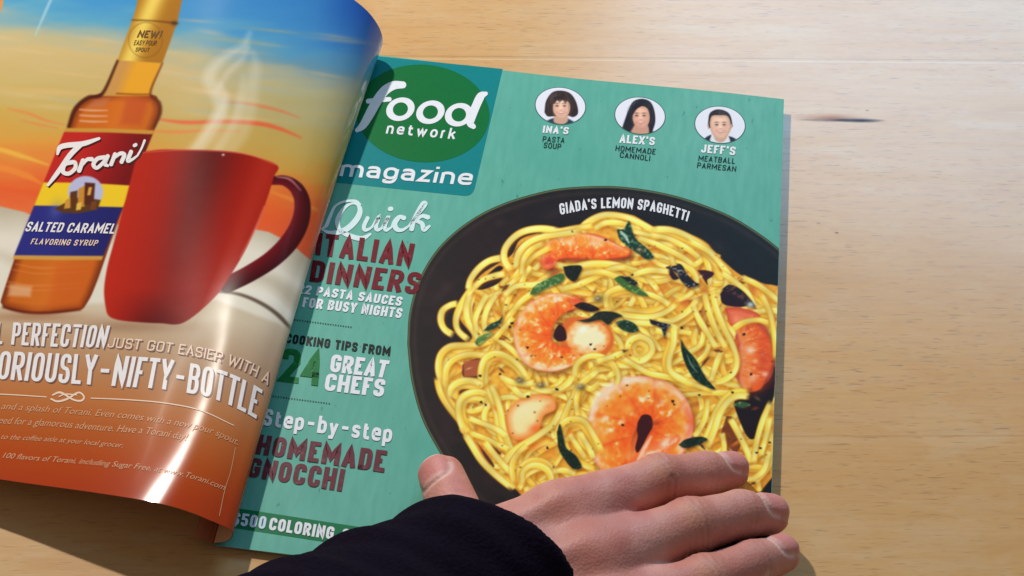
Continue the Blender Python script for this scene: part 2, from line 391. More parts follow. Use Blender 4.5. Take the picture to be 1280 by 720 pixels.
def px_strokes(strokes, to_surf, cap=True):
    out = []
    for st in strokes:
        c = catmull(np.array(st, float), 8)
        xy = c[:, :2]; hw = c[:, 2] / 2
        if cap and len(c) > 2:                                    # rounded ends
            def end(e, nb, ):
                d = xy[e] - xy[nb]; d = d / (np.linalg.norm(d) + 1e-9); r = hw[e]
                a = np.linspace(0.25, 1, 4) * math.pi / 2
                return xy[e] + d * (r * np.sin(a))[:, None] * 0.9, np.maximum(r * np.cos(a), 0.05 * r + 0.02)
            p1, h1 = end(-1, -3); p0, h0 = end(0, 2)
            xy = np.vstack([p0[::-1], xy, p1]); hw = np.r_[h0[::-1], hw, h1]
        v, q = ribbon(xy, hw); out.append((to_surf(v), q))
    return out
def ring_shape(cx, cy, rx, ry, rot, tx, ty, n=40):
    """letter o: outer ellipse minus inner ellipse, tilted (photo pixels)"""
    a = np.linspace(0, 2 * math.pi, n, endpoint=False)
    def el(u, w): 
        x = u * np.cos(a); y = w * np.sin(a)
        return np.column_stack([cx + x * math.cos(rot) - y * math.sin(rot), cy + x * math.sin(rot) + y * math.cos(rot)])
    v = np.vstack([el(rx, ry), el(rx - tx, ry - ty)])
    return v, [(i, (i + 1) % n, n + (i + 1) % n, n + i) for i in range(n)]
def patch(name, bound, mat, off, rings=14, parent=None, label=None):
    """a convex printed area given by its outline in the photograph, laid on the cover"""
    b = P2C(bound); c = b.mean(0); k = len(b); V = [c[None]]
    for r in np.linspace(0, 1, rings + 1)[1:]: V.append(c + (b - c) * r)
    F = [(0, 1 + i, 1 + (i + 1) % k) for i in range(k)]
    for r in range(rings - 1):
        for i in range(k):
            j = (i + 1) % k; F.append((1 + r * k + i, 1 + (r + 1) * k + i, 1 + (r + 1) * k + j, 1 + r * k + j))
    return link(name, on_cover(np.vstack(V), off), F, mat, parent or cover, smooth=True, label=label)
def quad_outline(a, b, c, d, rad=0, n=24):
    """a->b->c->d in photo pixels; corner c rounded by rad"""
    L = lambda p, q: [np.array(p) + (np.array(q) - np.array(p)) * t for t in np.arange(n) / n]
    a, b, c, d = map(lambda p: np.array(p, float), (a, b, c, d))
    if rad:
        c1 = c + (b - c) / np.linalg.norm(b - c) * rad; c2 = c + (d - c) / np.linalg.norm(d - c) * rad
        arc = [(1 - t) ** 2 * c1 + 2 * t * (1 - t) * c + t * t * c2 for t in np.arange(8) / 8]
        return np.array(L(a, b) + L(b, c1) + arc + L(c2, d) + L(d, a))
    return np.array(L(a, b) + L(b, c) + L(c, d) + L(d, a))
def ellipse_px(cx, cy, rx, ry, rot=0, n=72):
    a = np.linspace(0, 2 * math.pi, n, endpoint=False); x = rx * np.cos(a); y = ry * np.sin(a)
    return np.column_stack([cx + x * math.cos(rot) - y * math.sin(rot), cy + x * math.sin(rot) + y * math.cos(rot)])

I_white = ink('white_ink', 232, 234, 240); I_black = ink('black_ink', 22, 32, 34); I_red = ink('maroon_ink', 112, 20, 34, worn=1)
I_wine = ink('worn_wine_ink', 104, 46, 58, worn=1); I_green = ink('green_ink', 12, 112, 52, worn=1)
# masthead
patch('logo_panel', quad_outline((433, 66.5), (628.5, 86.2), (591, 246), (398, 226), 12), ink('petrol_ink', 0, 128, 132), 6e-5)
patch('logo_disc', ellipse_px(528.5, 142, 83.5, 61, 0.07), ink('deep_green_ink', 0, 108, 50), 1.2e-4)
food = [[(504, 106.5, 8.5), (493, 107, 10.5), (483, 112, 11.5), (475, 121, 12), (467, 134, 12), (460, 147, 11), (453, 158, 9), (446, 163.5, 5)],
        [(460, 127, 6), (474, 125.5, 6.2), (487, 124.5, 5.5)]]
sh = px_strokes(food, P2C)
for c_ in ((500.5, 137), (538, 140.8)):
    v, q = ring_shape(*c_, 18.2, 14.2, -0.35, 8.6, 5.8); sh.append((P2C(v), q))
v, q = ring_shape(573.5, 144, 17.8, 14.2, -0.35, 8.6, 5.8); sh.append((P2C(v), q))
sh += px_strokes([[(607.5, 117.5, 5), (601, 121, 10), (595, 133, 10.5), (589, 148, 10.5), (588, 155, 9), (592, 159, 6)]], P2C)
link('masthead_lettering', *merge(sh, on_cover, LET), I_white, cover, smooth=False)
cover_text('network_lettering', 'network', [(482, 167.2), (568, 174.6)], [(485.5, 153.6), (571.5, 161)], I_white, wd=.66, hw=.085, gap=.27, rad=.34)
cover_text('magazine_lettering', 'magazine', [(424, 220.5), (588.5, 232.2)], [(429, 200.5), (593.5, 212.5)], I_white, wd=.78, hw=.085, gap=.16, rad=.36)
# headlines
quick = [[(402, 287, 2), (414, 291.5, 5), (431, 288, 7), (444, 277, 7.5), (450, 265, 6.5), (447, 256, 4), (439, 255, 3), (429, 262, 4.5), (422, 276, 6), (425, 288, 5), (437, 295, 6), (452, 298.5, 6), (463, 293, 3)],
         [(402, 287, 2), (408, 282, 4.5), (413, 270, 4), (419, 258.5, 3), (430, 252.5, 3), (444, 251.5, 3), (450, 256, 3)],
         [(459.5, 273, 5), (455, 283, 5), (456.5, 288, 4.5), (464, 285, 3), (471, 276, 5), (473.5, 272.5, 5.5), (470, 282, 5.5), (471.5, 287.5, 5), (477, 285.5, 3), (483, 276, 5), (485, 273, 5.5), (481, 282, 5.5), (482.5, 288, 4.5), (489, 285, 2.5)],
         [(489, 285, 2.5), (493, 277, 4), (499, 271.5, 4.5), (505, 273, 6)], [(499, 272, 4.5), (493.5, 280, 6.5), (496, 287, 6), (503, 288, 4), (511, 283, 2.5)],
         [(511, 283, 2.5), (521, 270, 4), (531.5, 256.5, 5), (529, 254.5, 5), (524, 263, 6), (517, 277, 6), (514.5, 287, 6)],
         [(519, 277.5, 3.5), (527, 270.5, 4.5), (535, 272, 6)], [(521, 277, 4), (527.5, 280, 5.5), (530, 287.5, 5.5), (537, 283, 3)],
         [(487.2, 261.8, 5.5), (489.2, 261.4, 5.5)]]
cover_strokes('quick_lettering', quick, ink('pale_ink', 214, 236, 238))
cover_text('italian_lettering', 'ITALIAN', [(394, 318.7), (513, 334)], [(397.5, 291.2), (519, 305.2)], I_red, wd=.56, hw=.097, gap=.12)
cover_text('dinners_lettering', 'DINNERS', [(386.5, 352), (521.5, 368.5)], [(391, 325.5), (528.5, 341.5)], I_red, wd=.56, hw=.097, gap=.12)
cover_text('pasta_sauces_lettering', '22 PASTA SAUCES', [(371, 366.8), (501, 383.2)], [(374, 355.6), (504, 371.8)], I_white, wd=.6, hw=.105, gap=.13, space=.36)
cover_text('busy_nights_lettering', 'FOR BUSY NIGHTS', [(377.5, 384.2), (501, 398.3)], [(380, 371.7), (504, 386)], I_white, wd=.58, hw=.105, gap=.12, space=.34)
def dotted(name, a, b, n):
    sh = []
    for i in range(n):
        p = np.array(a) + (np.array(b) - np.array(a)) * (i + 0.25) / n; d = (np.array(b) - np.array(a)) / n * 0.25
        v, q = ribbon([p - d, p + d], 0.55); sh.append((P2C(v), q))
    link(name, *merge(sh, on_cover, LET), I_black, cover, smooth=False)
dotted('dotted_rule', (365, 399.5), (441, 409.5), 24); dotted('dotted_rule', (334, 494.6), (414, 505), 24)
cover_text('cooking_tips_lettering', 'COOKING TIPS FROM', [(356.5, 428.3), (487.2, 445.4)], [(358.6, 417.2), (488.8, 434)], I_black, wd=.58, hw=.1, gap=.12, space=.36)
cover_text('number_lettering', '24', [(349, 476.6), (402, 483.4)], [(354, 435), (405, 440.3)], I_green, wd=.55, hw=.085, gap=.06)
cover_text('great_lettering', 'GREAT', [(412, 465.2), (481.5, 473)], [(415, 443), (487.5, 451.3)], I_white, wd=.58, hw=.105, gap=.09)
cover_text('chefs_lettering', 'CHEFS', [(405, 488.3), (479, 496.8)], [(408.5, 467), (482.5, 474.5)], I_white, wd=.6, hw=.105, gap=.1)
cover_text('step_by_step_lettering', 'Step-by-step', [(328, 532), (489, 554)], [(331.5, 511), (492, 532)], I_white, wd=.6, hw=.095, gap=.13, rad=.25)
cover_text('homemade_lettering', 'HOMEMADE', [(319, 567.3), (480, 591)], [(324, 543.2), (484.5, 564)], I_wine, wd=.54, hw=.1, gap=.1)
cover_text('gnocchi_lettering', 'GNOCCHI', [(308, 595.5), (427, 614.8)], [(313.5, 572), (432, 587)], I_wine, wd=.54, hw=.1, gap=.1)
patch('green_band', quad_outline((282, 633), (600, 682), (590, 706), (276, 657.5)), ink('band_green_ink', 10, 116, 72), 6e-5)
cover_text('contest_lettering', '$500', [(289.5, 656), (331, 662)], [(293, 640.6), (334, 646.3)], ink('pale_blue_ink', 205, 222, 240), wd=.5, hw=.09, gap=.13)
cover_text('contest_lettering', 'COLORING CONTEST', [(335.5, 662.5), (500, 688)], [(338.5, 647), (503, 672)], I_white, wd=.62, hw=.11, gap=.12, space=.5)
# chefs along the top
for who, bs, tp, lines in (
    ("INA'S", [(678, 166.3), (710, 168.6)], [(679.5, 157.3), (711.5, 159.6)], [('PASTA', [(678, 177.2), (705.2, 179)], [(679, 169.3), (706.3, 171)]), ('SOUP', [(679.3, 185), (700.8, 187)], [(680.3, 178), (701.8, 180)])]),
    ("ALEX'S", [(774, 178.8), (818, 182.2)], [(775.5, 168.4), (819, 172)], [('HOMEMADE', [(769, 188.7), (819, 193.4)], [(770.2, 180.8), (820, 185.5)]), ('CANNOLI', [(774.5, 197), (812, 201.5)], [(775.5, 189.5), (813, 193.7)])]),
    ("JEFF'S", [(876, 191), (918.6, 194.8)], [(877, 180.7), (920, 184)], [('MEATBALL', [(872.6, 201.3), (918.3, 205)], [(873.8, 193.2), (919.3, 197)]), ('PARMESAN', [(871, 210), (919.5, 214.8)], [(872, 202.3), (920.5, 206.8)])])):
    cover_text('chef_name_lettering', who, bs, tp, I_white, wd=.62, hw=.1, gap=.13)
    sh = []
    for t_, b_, p_ in lines: sh += cover_text(None, t_, b_, [(x + 1, y - 6.7) for x, y in b_], I_black, wd=.58, hw=.058, gap=.16)
    link('dish_name_lettering', *merge(sh, on_cover, LET), I_black, cover, smooth=False)

# ================================================================== painted pictures (printed on the paper): a small painter in photo pixels
class Canvas:
    def __init__(s, x0, y0, x1, y1, sc=2.0, col=(0, 0, 0)):
        s.x0, s.y0, s.sc = x0, y0, sc; s.w = int((x1 - x0) * sc); s.h = int((y1 - y0) * sc)
        s.im = np.empty((s.h, s.w, 3)); s.im[:] = np.array(col) / 255.0
        s.X, s.Y = np.meshgrid(x0 + (np.arange(s.w) + .5) / sc, y0 + (np.arange(s.h) + .5) / sc)
    def box(s, p, pad):
        p = np.asarray(p); a = ((p[:, 0].min() - pad - s.x0) * s.sc, (p[:, 1].min() - pad - s.y0) * s.sc, (p[:, 0].max() + pad - s.x0) * s.sc, (p[:, 1].max() + pad - s.y0) * s.sc)
        x0, y0, x1, y1 = max(0, int(a[0])), max(0, int(a[1])), min(s.w, int(a[2]) + 2), min(s.h, int(a[3]) + 2)
        return (slice(y0, y1), slice(x0, x1)) if x1 > x0 and y1 > y0 else None
    def blend(s, sl, m, col):
        c = np.asarray(col, float) / 255.0
        s.im[sl] = s.im[sl] * (1 - m[..., None]) + c * m[..., None]
    def dist(s, sl, P, closed=False):
        X, Y = s.X[sl], s.Y[sl]; D = np.full(X.shape, 1e9); T = np.zeros(X.shape); S = np.zeros(X.shape)
        n = len(P) if closed else len(P) - 1; N = max(n, 1)
        for i in range(n):
            a, b = P[i], P[(i + 1) % len(P)]; d = b - a; l2 = d @ d + 1e-12
            t = np.clip(((X - a[0]) * d[0] + (Y - a[1]) * d[1]) / l2, 0, 1)
            ex = X - a[0] - t * d[0]; ey = Y - a[1] - t * d[1]; q = ex * ex + ey * ey
            m = q < D; D[m] = q[m]; T[m] = (i + t[m]) / N
            S[m] = (ey * (d[0]) - ex * d[1])[m]
        return np.sqrt(D), T, np.sign(S)
    def inside(s, sl, P):
        X, Y = s.X[sl], s.Y[sl]; I = np.zeros(X.shape, bool)
        for i in range(len(P)):
            (x1, y1), (x2, y2) = P[i], P[(i + 1) % len(P)]
            if y1 == y2: continue
            I ^= ((y1 > Y) != (y2 > Y)) & (X < (x2 - x1) * (Y - y1) / (y2 - y1) + x1)
        return I
    def poly(s, pts, col, soft=0.6, alpha=1.0, smooth=False):
        """fill; col may be a function (X, Y, depth inside) -> colour array"""
        P = np.asarray(pts, float)
        if smooth: P = catmull(np.vstack([P, P[:1]]), 6)[:-1]
        sl = s.box(P, soft * 2 + 1)
        if sl is None: return
        d, _, _ = s.dist(sl, P, True); d = np.where(s.inside(sl, P), d, -d)
        m = np.clip(d / (2 * soft) + 0.5, 0, 1); m = m * m * (3 - 2 * m) * alpha
        s.blend(sl, m, col(s.X[sl], s.Y[sl], d) if callable(col) else col)
    def stroke(s, pts, r, col, alpha=1.0, soft=0.6, n=6, fade=0):
        """r radius or list of radii; col or function (t along, -1..1 across) -> colour"""
        c = catmull(pts, n); rr = r if np.isscalar(r) else None
        sl = s.box(c, (rr or max(r)) + soft * 2 + 1)
        if sl is None: return
        d, t, sg = s.dist(sl, c)
        if fade: alpha = alpha * np.clip(np.minimum(t, 1 - t) / fade, 0, 1)
        R = rr if rr else np.interp(t, np.linspace(0, 1, len(r)), r)
        m = np.clip((R - d) / (2 * soft) + 0.5, 0, 1) * alpha
        s.blend(sl, m, col(t, np.clip(d / R, 0, 1) * sg) if callable(col) else col)
    def blob(s, x, y, rx, ry, col, alpha=1.0, rot=0.0, p=2.0):
        sl = s.box(np.array([[x - max(rx, ry) * 1.8, y - max(rx, ry) * 1.8], [x + max(rx, ry) * 1.8, y + max(rx, ry) * 1.8]]), 1)
        if sl is None: return
        dx, dy = s.X[sl] - x, s.Y[sl] - y
        u = (dx * math.cos(rot) + dy * math.sin(rot)) / rx; v = (-dx * math.sin(rot) + dy * math.cos(rot)) / ry
        s.blend(sl, np.exp(-((u * u + v * v) ** (p / 2))) * alpha, col)
    def blur(s, k):
        for ax in (0, 1):
            a = s.im; s.im = sum(np.roll(a, i, ax) for i in range(-k, k + 1)) / (2 * k + 1)
    def sample(s, px, py):
        u = np.clip((px - s.x0) * s.sc - .5, 0, s.w - 1.001); v = np.clip((py - s.y0) * s.sc - .5, 0, s.h - 1.001)
        i = u.astype(int); j = v.astype(int); fu = (u - i)[:, None]; fv = (v - j)[:, None]
        return (s.im[j, i] * (1 - fu) + s.im[j, i + 1] * fu) * (1 - fv) + (s.im[j + 1, i] * (1 - fu) + s.im[j + 1, i + 1] * fu) * fv
def lerp(a, b, t): return np.asarray(a, float) * (1 - t[..., None]) + np.asarray(b, float) * t[..., None]

# ---------------------------------------------------------------- the plate of spaghetti on the cover
PLATE = [(509, 430), (511, 395), (519, 362), (531, 335), (548, 310), (572, 287), (600, 268), (630, 254), (661, 244), (697, 236), (735, 233), (770, 233), (806, 237), (845, 245), (882, 257),
         (915, 271), (945, 289), (974, 311), (1010, 345), (1040, 400), (1050, 480), (1040, 560), (1010, 630), (960, 690), (890, 735), (800, 755), (720, 740), (650, 690), (605, 640), (572, 600), (545, 558), (526, 520), (514, 475)]
def paint_pasta():
    C = Canvas(495, 222, 985, 745, 2.0, (38, 34, 30)); R = random.Random(11)
    X, Y = C.X, C.Y
    nz = vnoise(X / 40, Y / 26, 3) * .6 + vnoise(X / 13, Y / 9, 4) * .4
    right = np.clip((X - 640) / 300, 0, 1)
    C.im = lerp(np.array([42, 28, 30]) / 255, np.array([33, 32, 33]) / 255, right) * (0.72 + 0.5 * nz)[..., None]
    for k in range(26):                                          # faint marks on the black glaze
        x, y = R.uniform(515, 960), R.uniform(240, 620); C.blob(x, y, R.uniform(6, 24), R.uniform(2, 7), (78, 68, 62), 0.25, R.uniform(-1, 1))
    P = catmull(np.array(PLATE + PLATE[:1], float), 6)[:-1]
    sl = (slice(0, C.h), slice(0, C.w)); d, t, _ = C.dist(sl, P, True); d = np.where(C.inside(sl, P), d, 0)
    C.blend(sl, np.exp(-(d / 4.0) ** 2) * 0.75, (30, 36, 24)); C.blend(sl, np.exp(-((d - 1.6) / 0.9) ** 2) * 0.75, (150, 160, 110)); C.blend(sl, np.exp(-((d - 0.1) / 0.8) ** 2) * 0.8, (52, 70, 52))
    C.blend(sl, np.exp(-((d - 9) / 3.0) ** 2) * 0.30, (84, 76, 64))
    # bed of pasta
    MOUND = [(738, 277), (760, 268), (790, 269), (815, 283), (838, 284), (862, 293), (887, 310), (906, 328), (926, 344), (950, 353), (990, 384), (990, 570), (966, 596), (948, 618), (930, 640), (800, 690), (700, 670),
             (646, 613), (622, 594), (604, 578), (584, 548), (568, 521), (554, 495), (547, 465), (549, 444), (560, 434), (580, 431), (590, 420), (574, 395), (588, 365), (600, 345), (622, 330), (640, 318), (650, 300), (672, 292), (700, 290), (722, 284)]
    def bed(x, y, d):
        n = vnoise(x / 9, y / 7, 8) * .5 + vnoise(x / 4, y / 4, 9) * .5
        return lerp((206, 128, 40), (244, 196, 78), n) / 255 * 255 / 1.0
    C.poly(MOUND, lambda x, y, d: bed(x, y, d), 1.0, smooth=True)
    inm = lambda x, y: bool(_pip(x, y, MOUND))
    def _pip(x, y, P):
        c = False
        for i in range(len(P)):
            (a, b), (e, f) = P[i - 1], P[i]
            if (b > y) != (f > y) and x < (e - a) * (y - b) / (f - b) + a: c = not c
        return c
    def noodle(pts, r=4.6, tone=0.0, sh=0.55):
        pts = [tuple(p) for p in pts]
        C.stroke([(x + 1.6, y + 2.2) for x, y in pts], r * 1.1, (150, 82, 14), 0.34 * sh / .55, 2.4, fade=.2)
        w = np.clip(-tone, 0, 1); warm = 1 - w * np.array([.06, .20, .42])
        hi = np.array([255, 240, 150]) * warm; mid = (np.array([252, 220, 92]) + max(tone, 0) * np.array([6, 18, 40])) * warm; lo = np.array([228, 172, 56]) * warm
        ph = R.uniform(0, 6)
        def col(t, a):
            k = np.clip((a + .35 + .25 * np.sin(t * 7 + ph)) ** 2 * 1.1 + .12 * np.sin(t * 23 + ph) + .1, 0, 1)
            c = lerp(hi, mid, np.clip(k * 1.7, 0, 1)); c = lerp_a(c, lo, np.clip((np.abs(a) - .55) * 2.0, 0, 1))
            return c * (0.95 + 0.07 * np.sin(t * 9 + ph))[..., None]
        C.stroke(pts, [r * R.uniform(.88, 1.1) for _ in range(5)], col, 1.0, 0.9, fade=.08)
    def lerp_a(c, b, t): return c * (1 - t[..., None]) + np.asarray(b, float) * t[..., None]
    for k in range(430):                                          # strands that only glimpse through
        for _ in range(50):
            x, y = R.uniform(548, 985), R.uniform(268, 660)
            if inm(x, y): break
        a = R.uniform(0, 6.28); cv = R.choice((-1, 1)) * R.uniform(.005, .035); pts = [(x, y)]
        for s_ in range(R.randint(6, 12)):
            a += cv * 9; nx, ny = pts[-1][0] + 9 * math.cos(a), pts[-1][1] + 7 * math.sin(a)
            if not inm(nx, ny): break
            pts.append((nx, ny))
        if len(pts) > 2: noodle(pts, R.uniform(3.3, 4.3), R.uniform(-.7, .4))
    for k in range(46):                                           # orange sauce and shadow gaps between strands
        x, y = R.uniform(570, 975), R.uniform(290, 620)
        if inm(x, y): C.blob(x, y, R.uniform(4, 10), R.uniform(3, 6), R.choice([(206, 110, 40), (222, 128, 50), (176, 90, 34), (214, 104, 50)]), 0.6, R.uniform(-1, 1))
    dark = lambda pts, col=(46, 24, 22), a=1.0: C.poly(pts, col, 0.9, a, smooth=True)
    # left hand holes that show the plate
    dark([(641, 322), (645, 312), (655, 302), (668, 296), (680, 290), (676, 296), (662, 306), (648, 318)], (40, 26, 30))
    dark([(600, 354), (608, 345), (622, 333), (629, 335), (622, 342), (610, 350)], (40, 26, 30))
    dark([(596, 362), (604, 354), (618, 349), (628, 348), (620, 356), (604, 362)], (44, 28, 28))
    dark([(560, 392), (566, 386), (564, 400), (563, 411), (558, 404)], (44, 26, 34))
    for p in ([(585, 384), (592, 378), (592, 386), (588, 392)], [(604, 390), (612, 378), (610, 384), (606, 392)], [(578, 456), (600, 448), (602, 470), (580, 472)], [(573, 486), (588, 480), (588, 492), (576, 496)],
              [(596, 553), (604, 562), (617, 580), (616, 584), (606, 572)], [(614, 556), (626, 566), (622, 568)], [(640, 584), (647, 590), (641, 592)]): dark(p, (74, 32, 26), 0.9)
    C.poly([(579, 452), (600, 449), (602, 470), (580, 471)], (178, 98, 60), 1.2, 0.9)
    # dark pockets on the right
    dark([(872, 338), (882, 338), (892, 341), (890, 346), (884, 350), (884, 356)], (64, 26, 36)); dark([(900, 368), (908, 358), (922, 360), (934, 370), (940, 380), (924, 384), (904, 380)], (46, 22, 34))
    dark([(832, 334), (850, 330), (856, 342), (842, 350)], (48, 30, 40)); dark([(860, 376), (880, 430), (884, 372)], (150, 84, 42), .5)
    dark([(930, 484), (960, 470), (968, 492), (950, 540), (936, 548), (922, 520), (918, 500)], (40, 24, 26)); dark([(952, 462), (968, 458), (970, 480), (956, 486)], (58, 22, 26))
    dark([(908, 520), (918, 524), (926, 552), (920, 566), (906, 560), (900, 548)], (112, 56, 26), .9)
    dark([(700, 378), (712, 372), (722, 378), (716, 390), (704, 388)], (130, 60, 40), .7)
    for k in range(150):
        x, y = R.uniform(560, 972), R.uniform(280, 640)
        if inm(x, y): C.blob(x, y, R.uniform(1.5, 5), R.uniform(.8, 2.0), R.choice([(255, 250, 206), (255, 246, 190), (214, 140, 40), (196, 116, 40)]), R.uniform(.25, .6), R.uniform(-1.2, 1.2))
    for k in range(52):
        x, y = R.uniform(575, 972), R.uniform(285, 640)
        if inm(x, y):
            a_ = R.uniform(-1, 1.2); l_ = R.uniform(3, 9); C.stroke([(x - l_ * math.cos(a_), y - l_ * math.sin(a_)), (x, y + R.uniform(-1, 1)), (x + l_ * math.cos(a_), y + l_ * math.sin(a_))], [.4, R.uniform(1.2, 2.6), .4], R.choice([(70, 34, 18), (96, 44, 18), (120, 56, 24), (50, 26, 22)]), .85, 1.0)
    # shrimps
    def curl(path, rad, n, outer=1, pale=(255, 222, 190), seed=1):
        C.stroke([(x + 3, y + 4) for x, y in path], [r * 1.05 for r in rad], (110, 46, 14), .55, 5)
        def f(t, a):
            a = a * outer; nz = vnoise(t * 26 + 5, a * 3 + 4, 50 + seed) * .6 + vnoise(t * 60, a * 7 + 8, 60 + seed) * .4
            c = lerp((236, 100, 34), (252, 158, 64), np.clip((a + 1) * .7 + (nz - .5) * 1.4, 0, 1))
            k = np.clip((a - .45) * 1.8 + (nz - .5) * 1.6, 0, 1) * .9; c = c * (1 - k[..., None]) + np.asarray(pale, float) * k[..., None]
            sg = np.abs(np.sin(math.pi * (t * n + a * .22))); k = np.exp(-(sg / .2) ** 2) * np.clip(.75 - a * .3, 0, 1) * .5; c = c * (1 - k[..., None]) + np.array([208, 76, 38]) * k[..., None]
            k = np.clip((nz - .60) * 5, 0, 1) * np.clip(1 - np.abs(a) * 1.1, 0, 1) * .8; c = c * (1 - k[..., None]) + np.array([255, 236, 212]) * k[..., None]
            k = np.clip((np.abs(a) - .82) * 5, 0, 1) * .45; return c * (1 - k[..., None]) + np.array([200, 84, 44]) * k[..., None]
        C.stroke(path, rad, f, 1, 1.0, 8)
    def shrimp_fill(pale, mid, deep, cx, cy, sc):
        def f(x, y, d):
            n = vnoise(x / 11 + 3, y / 8, 21) * .6 + vnoise(x / 4, y / 4, 22) * .4
            c = lerp(deep, mid, np.clip(d / (0.30 * sc) + n * .5 - .25, 0, 1))
            k = np.clip((n - .42) * 2.6, 0, 1) * np.clip(d / (.28 * sc), 0, 1)
            c = c * (1 - k[..., None]) + np.asarray(pale, float) * k[..., None]
            return c
        return f
    def stripes(cx, cy, r0, r1, a0, a1, n, col, al=.35):
        for k in range(n):
            a = a0 + (a1 - a0) * k / max(1, n - 1)
            C.stroke([(cx + r0 * math.cos(a), cy + r0 * .9 * math.sin(a)), (cx + (r0 + r1) / 2 * math.cos(a + .12), cy + (r0 + r1) / 2 * .9 * math.sin(a + .12)), (cx + r1 * math.cos(a + .1), cy + r1 * .9 * math.sin(a + .1))], [1.6, 1.2, .5], col, al, 1.0)
    def shadow(pts): C.poly([(x + 3, y + 4) for x, y in pts], (104, 46, 14), 5, .55, smooth=True)
    s1 = [(681, 324), (684, 313), (692, 301), (708, 292), (730, 291), (752, 295), (772, 306), (790, 314), (782, 322), (760, 326), (738, 321), (718, 327), (706, 324), (694, 336), (684, 334)]
    shadow(s1); C.poly(s1, (226, 100, 56), 1.2, smooth=True); curl([(684, 328), (692, 314), (710, 307), (732, 308), (756, 312), (782, 316)], [9, 13, 16, 16, 13, 5], 6, -1, (252, 196, 156), 5)
    C.blob(686, 327, 7, 8, (206, 60, 64), .8); C.blob(712, 303, 7, 4, (255, 214, 180), .7); C.blob(745, 303, 11, 6, (250, 190, 150), .6); C.blob(770, 312, 10, 5, (236, 112, 60), .7)
    C.poly([(706, 398), (722, 396), (748, 400), (764, 412), (767, 430), (754, 446), (734, 450), (712, 446), (700, 430)], (214, 112, 48), 2, smooth=True)
    curl([(716, 379), (696, 381), (676, 394), (666, 416), (672, 438), (692, 447), (716, 446)], [8, 15, 21, 24, 23, 18, 11], 6, 1, seed=1)
    C.poly([(710, 410), (722, 401), (746, 402), (760, 413), (762, 428), (750, 441), (730, 444), (714, 436), (707, 424)], lambda x, y, d: lerp((238, 148, 72), (252, 228, 184), np.clip(d / 11 + (vnoise(x / 5, y / 4, 71) - .5) * .6, 0, 1)), 2, smooth=True)
    C.blob(720, 376, 9, 5, (222, 70, 44), .8); C.blob(697, 374, 6, 3, (255, 226, 206), .8, -.4); C.blob(728, 412, 7, 4, (255, 246, 226), .8)
    dark([(694, 412), (699, 406), (706, 411), (708, 424), (698, 427), (692, 421)], (58, 20, 26))
    s3 = [(634, 540), (632, 520), (640, 506), (656, 496), (676, 493), (692, 498), (694, 512), (680, 520), (674, 536), (660, 548), (644, 550)]
    shadow(s3); C.poly(s3, lambda x, y, d: lerp((238, 140, 66), (250, 222, 160), np.clip(d / 11, 0, 1)), 1.4, smooth=True)
    C.blob(656, 512, 14, 9, (252, 226, 178), .7, -.5); C.blob(670, 536, 9, 6, (238, 112, 50), .75); C.blob(686, 508, 6, 4, (240, 140, 80), .7); C.blob(660, 555, 16, 7, (240, 112, 44), .7)
    C.poly([(746, 548), (756, 516), (800, 500), (846, 520), (856, 548), (840, 584), (760, 584)], (216, 96, 44), 3, smooth=True)
    curl([(776, 584), (764, 560), (764, 534), (775, 513), (796, 501), (818, 502), (836, 515), (841, 538), (832, 556), (816, 570), (800, 582)], [22, 26, 30, 31, 30, 29, 27, 25, 24, 21, 15], 8, -1, (255, 216, 196), 3)
    C.blob(800, 556, 14, 14, (238, 122, 56), .9); C.blob(790, 570, 9, 8, (250, 170, 96), .7); C.stroke([(846, 548), (826, 560), (806, 572), (790, 584)], [5, 10, 11, 8], lambda t, a: lerp((238, 116, 60), (255, 222, 196), np.clip(.6 - np.abs(a + .2) + (vnoise(t * 30, a * 4 + 5, 77) - .5) * .8, 0, 1)), .9, 2.0)
    C.stroke([(738, 524), (745, 502), (760, 485), (782, 475), (806, 476)], [2, 5, 6, 5, 2], (255, 232, 214), .65, 3.0); C.stroke([(858, 512), (864, 528), (860, 544)], [3, 5, 3], (224, 92, 62), .6, 3.0)
    C.blob(832, 552, 9, 4, (255, 236, 216), .7, -.7); C.blob(812, 566, 8, 4, (255, 232, 210), .7, -.5); C.blob(784, 512, 8, 5, (250, 184, 92), .6)
    dark([(797, 528), (803, 519), (813, 520), (816, 532), (809, 546), (803, 558), (797, 566), (794, 560), (797, 546), (796, 537)], (70, 18, 18)); C.stroke([(814, 546), (806, 560), (798, 574)], [1, 2.6, 1.4], (255, 232, 214), .75, 1.6)
    s5 = [(918, 436), (920, 418), (930, 408), (946, 404), (958, 410), (964, 434), (967, 456), (962, 474), (948, 484), (928, 482), (918, 466), (924, 450)]
    shadow(s5); C.poly(s5, (206, 96, 68), 1.2, smooth=True); curl([(934, 412), (943, 430), (944, 452), (940, 474)], [14, 20, 22, 16], 4, 1, (238, 176, 140), 6); C.poly(s5, (190, 76, 60), 3, .3, smooth=True); C.blob(938, 438, 6, 5, (255, 220, 200), .7); C.blob(954, 450, 6, 14, (196, 70, 50), .5); C.blob(940, 474, 6, 5, (240, 180, 140), .8); C.blob(956, 468, 4, 3, (240, 200, 190), .8)
    s6 = [(906, 386), (920, 384), (944, 390), (950, 398), (932, 402), (914, 408)]; C.poly(s6, shrimp_fill((240, 150, 110), (228, 120, 84), (200, 80, 50), 925, 394, 20), 1.2, smooth=True)
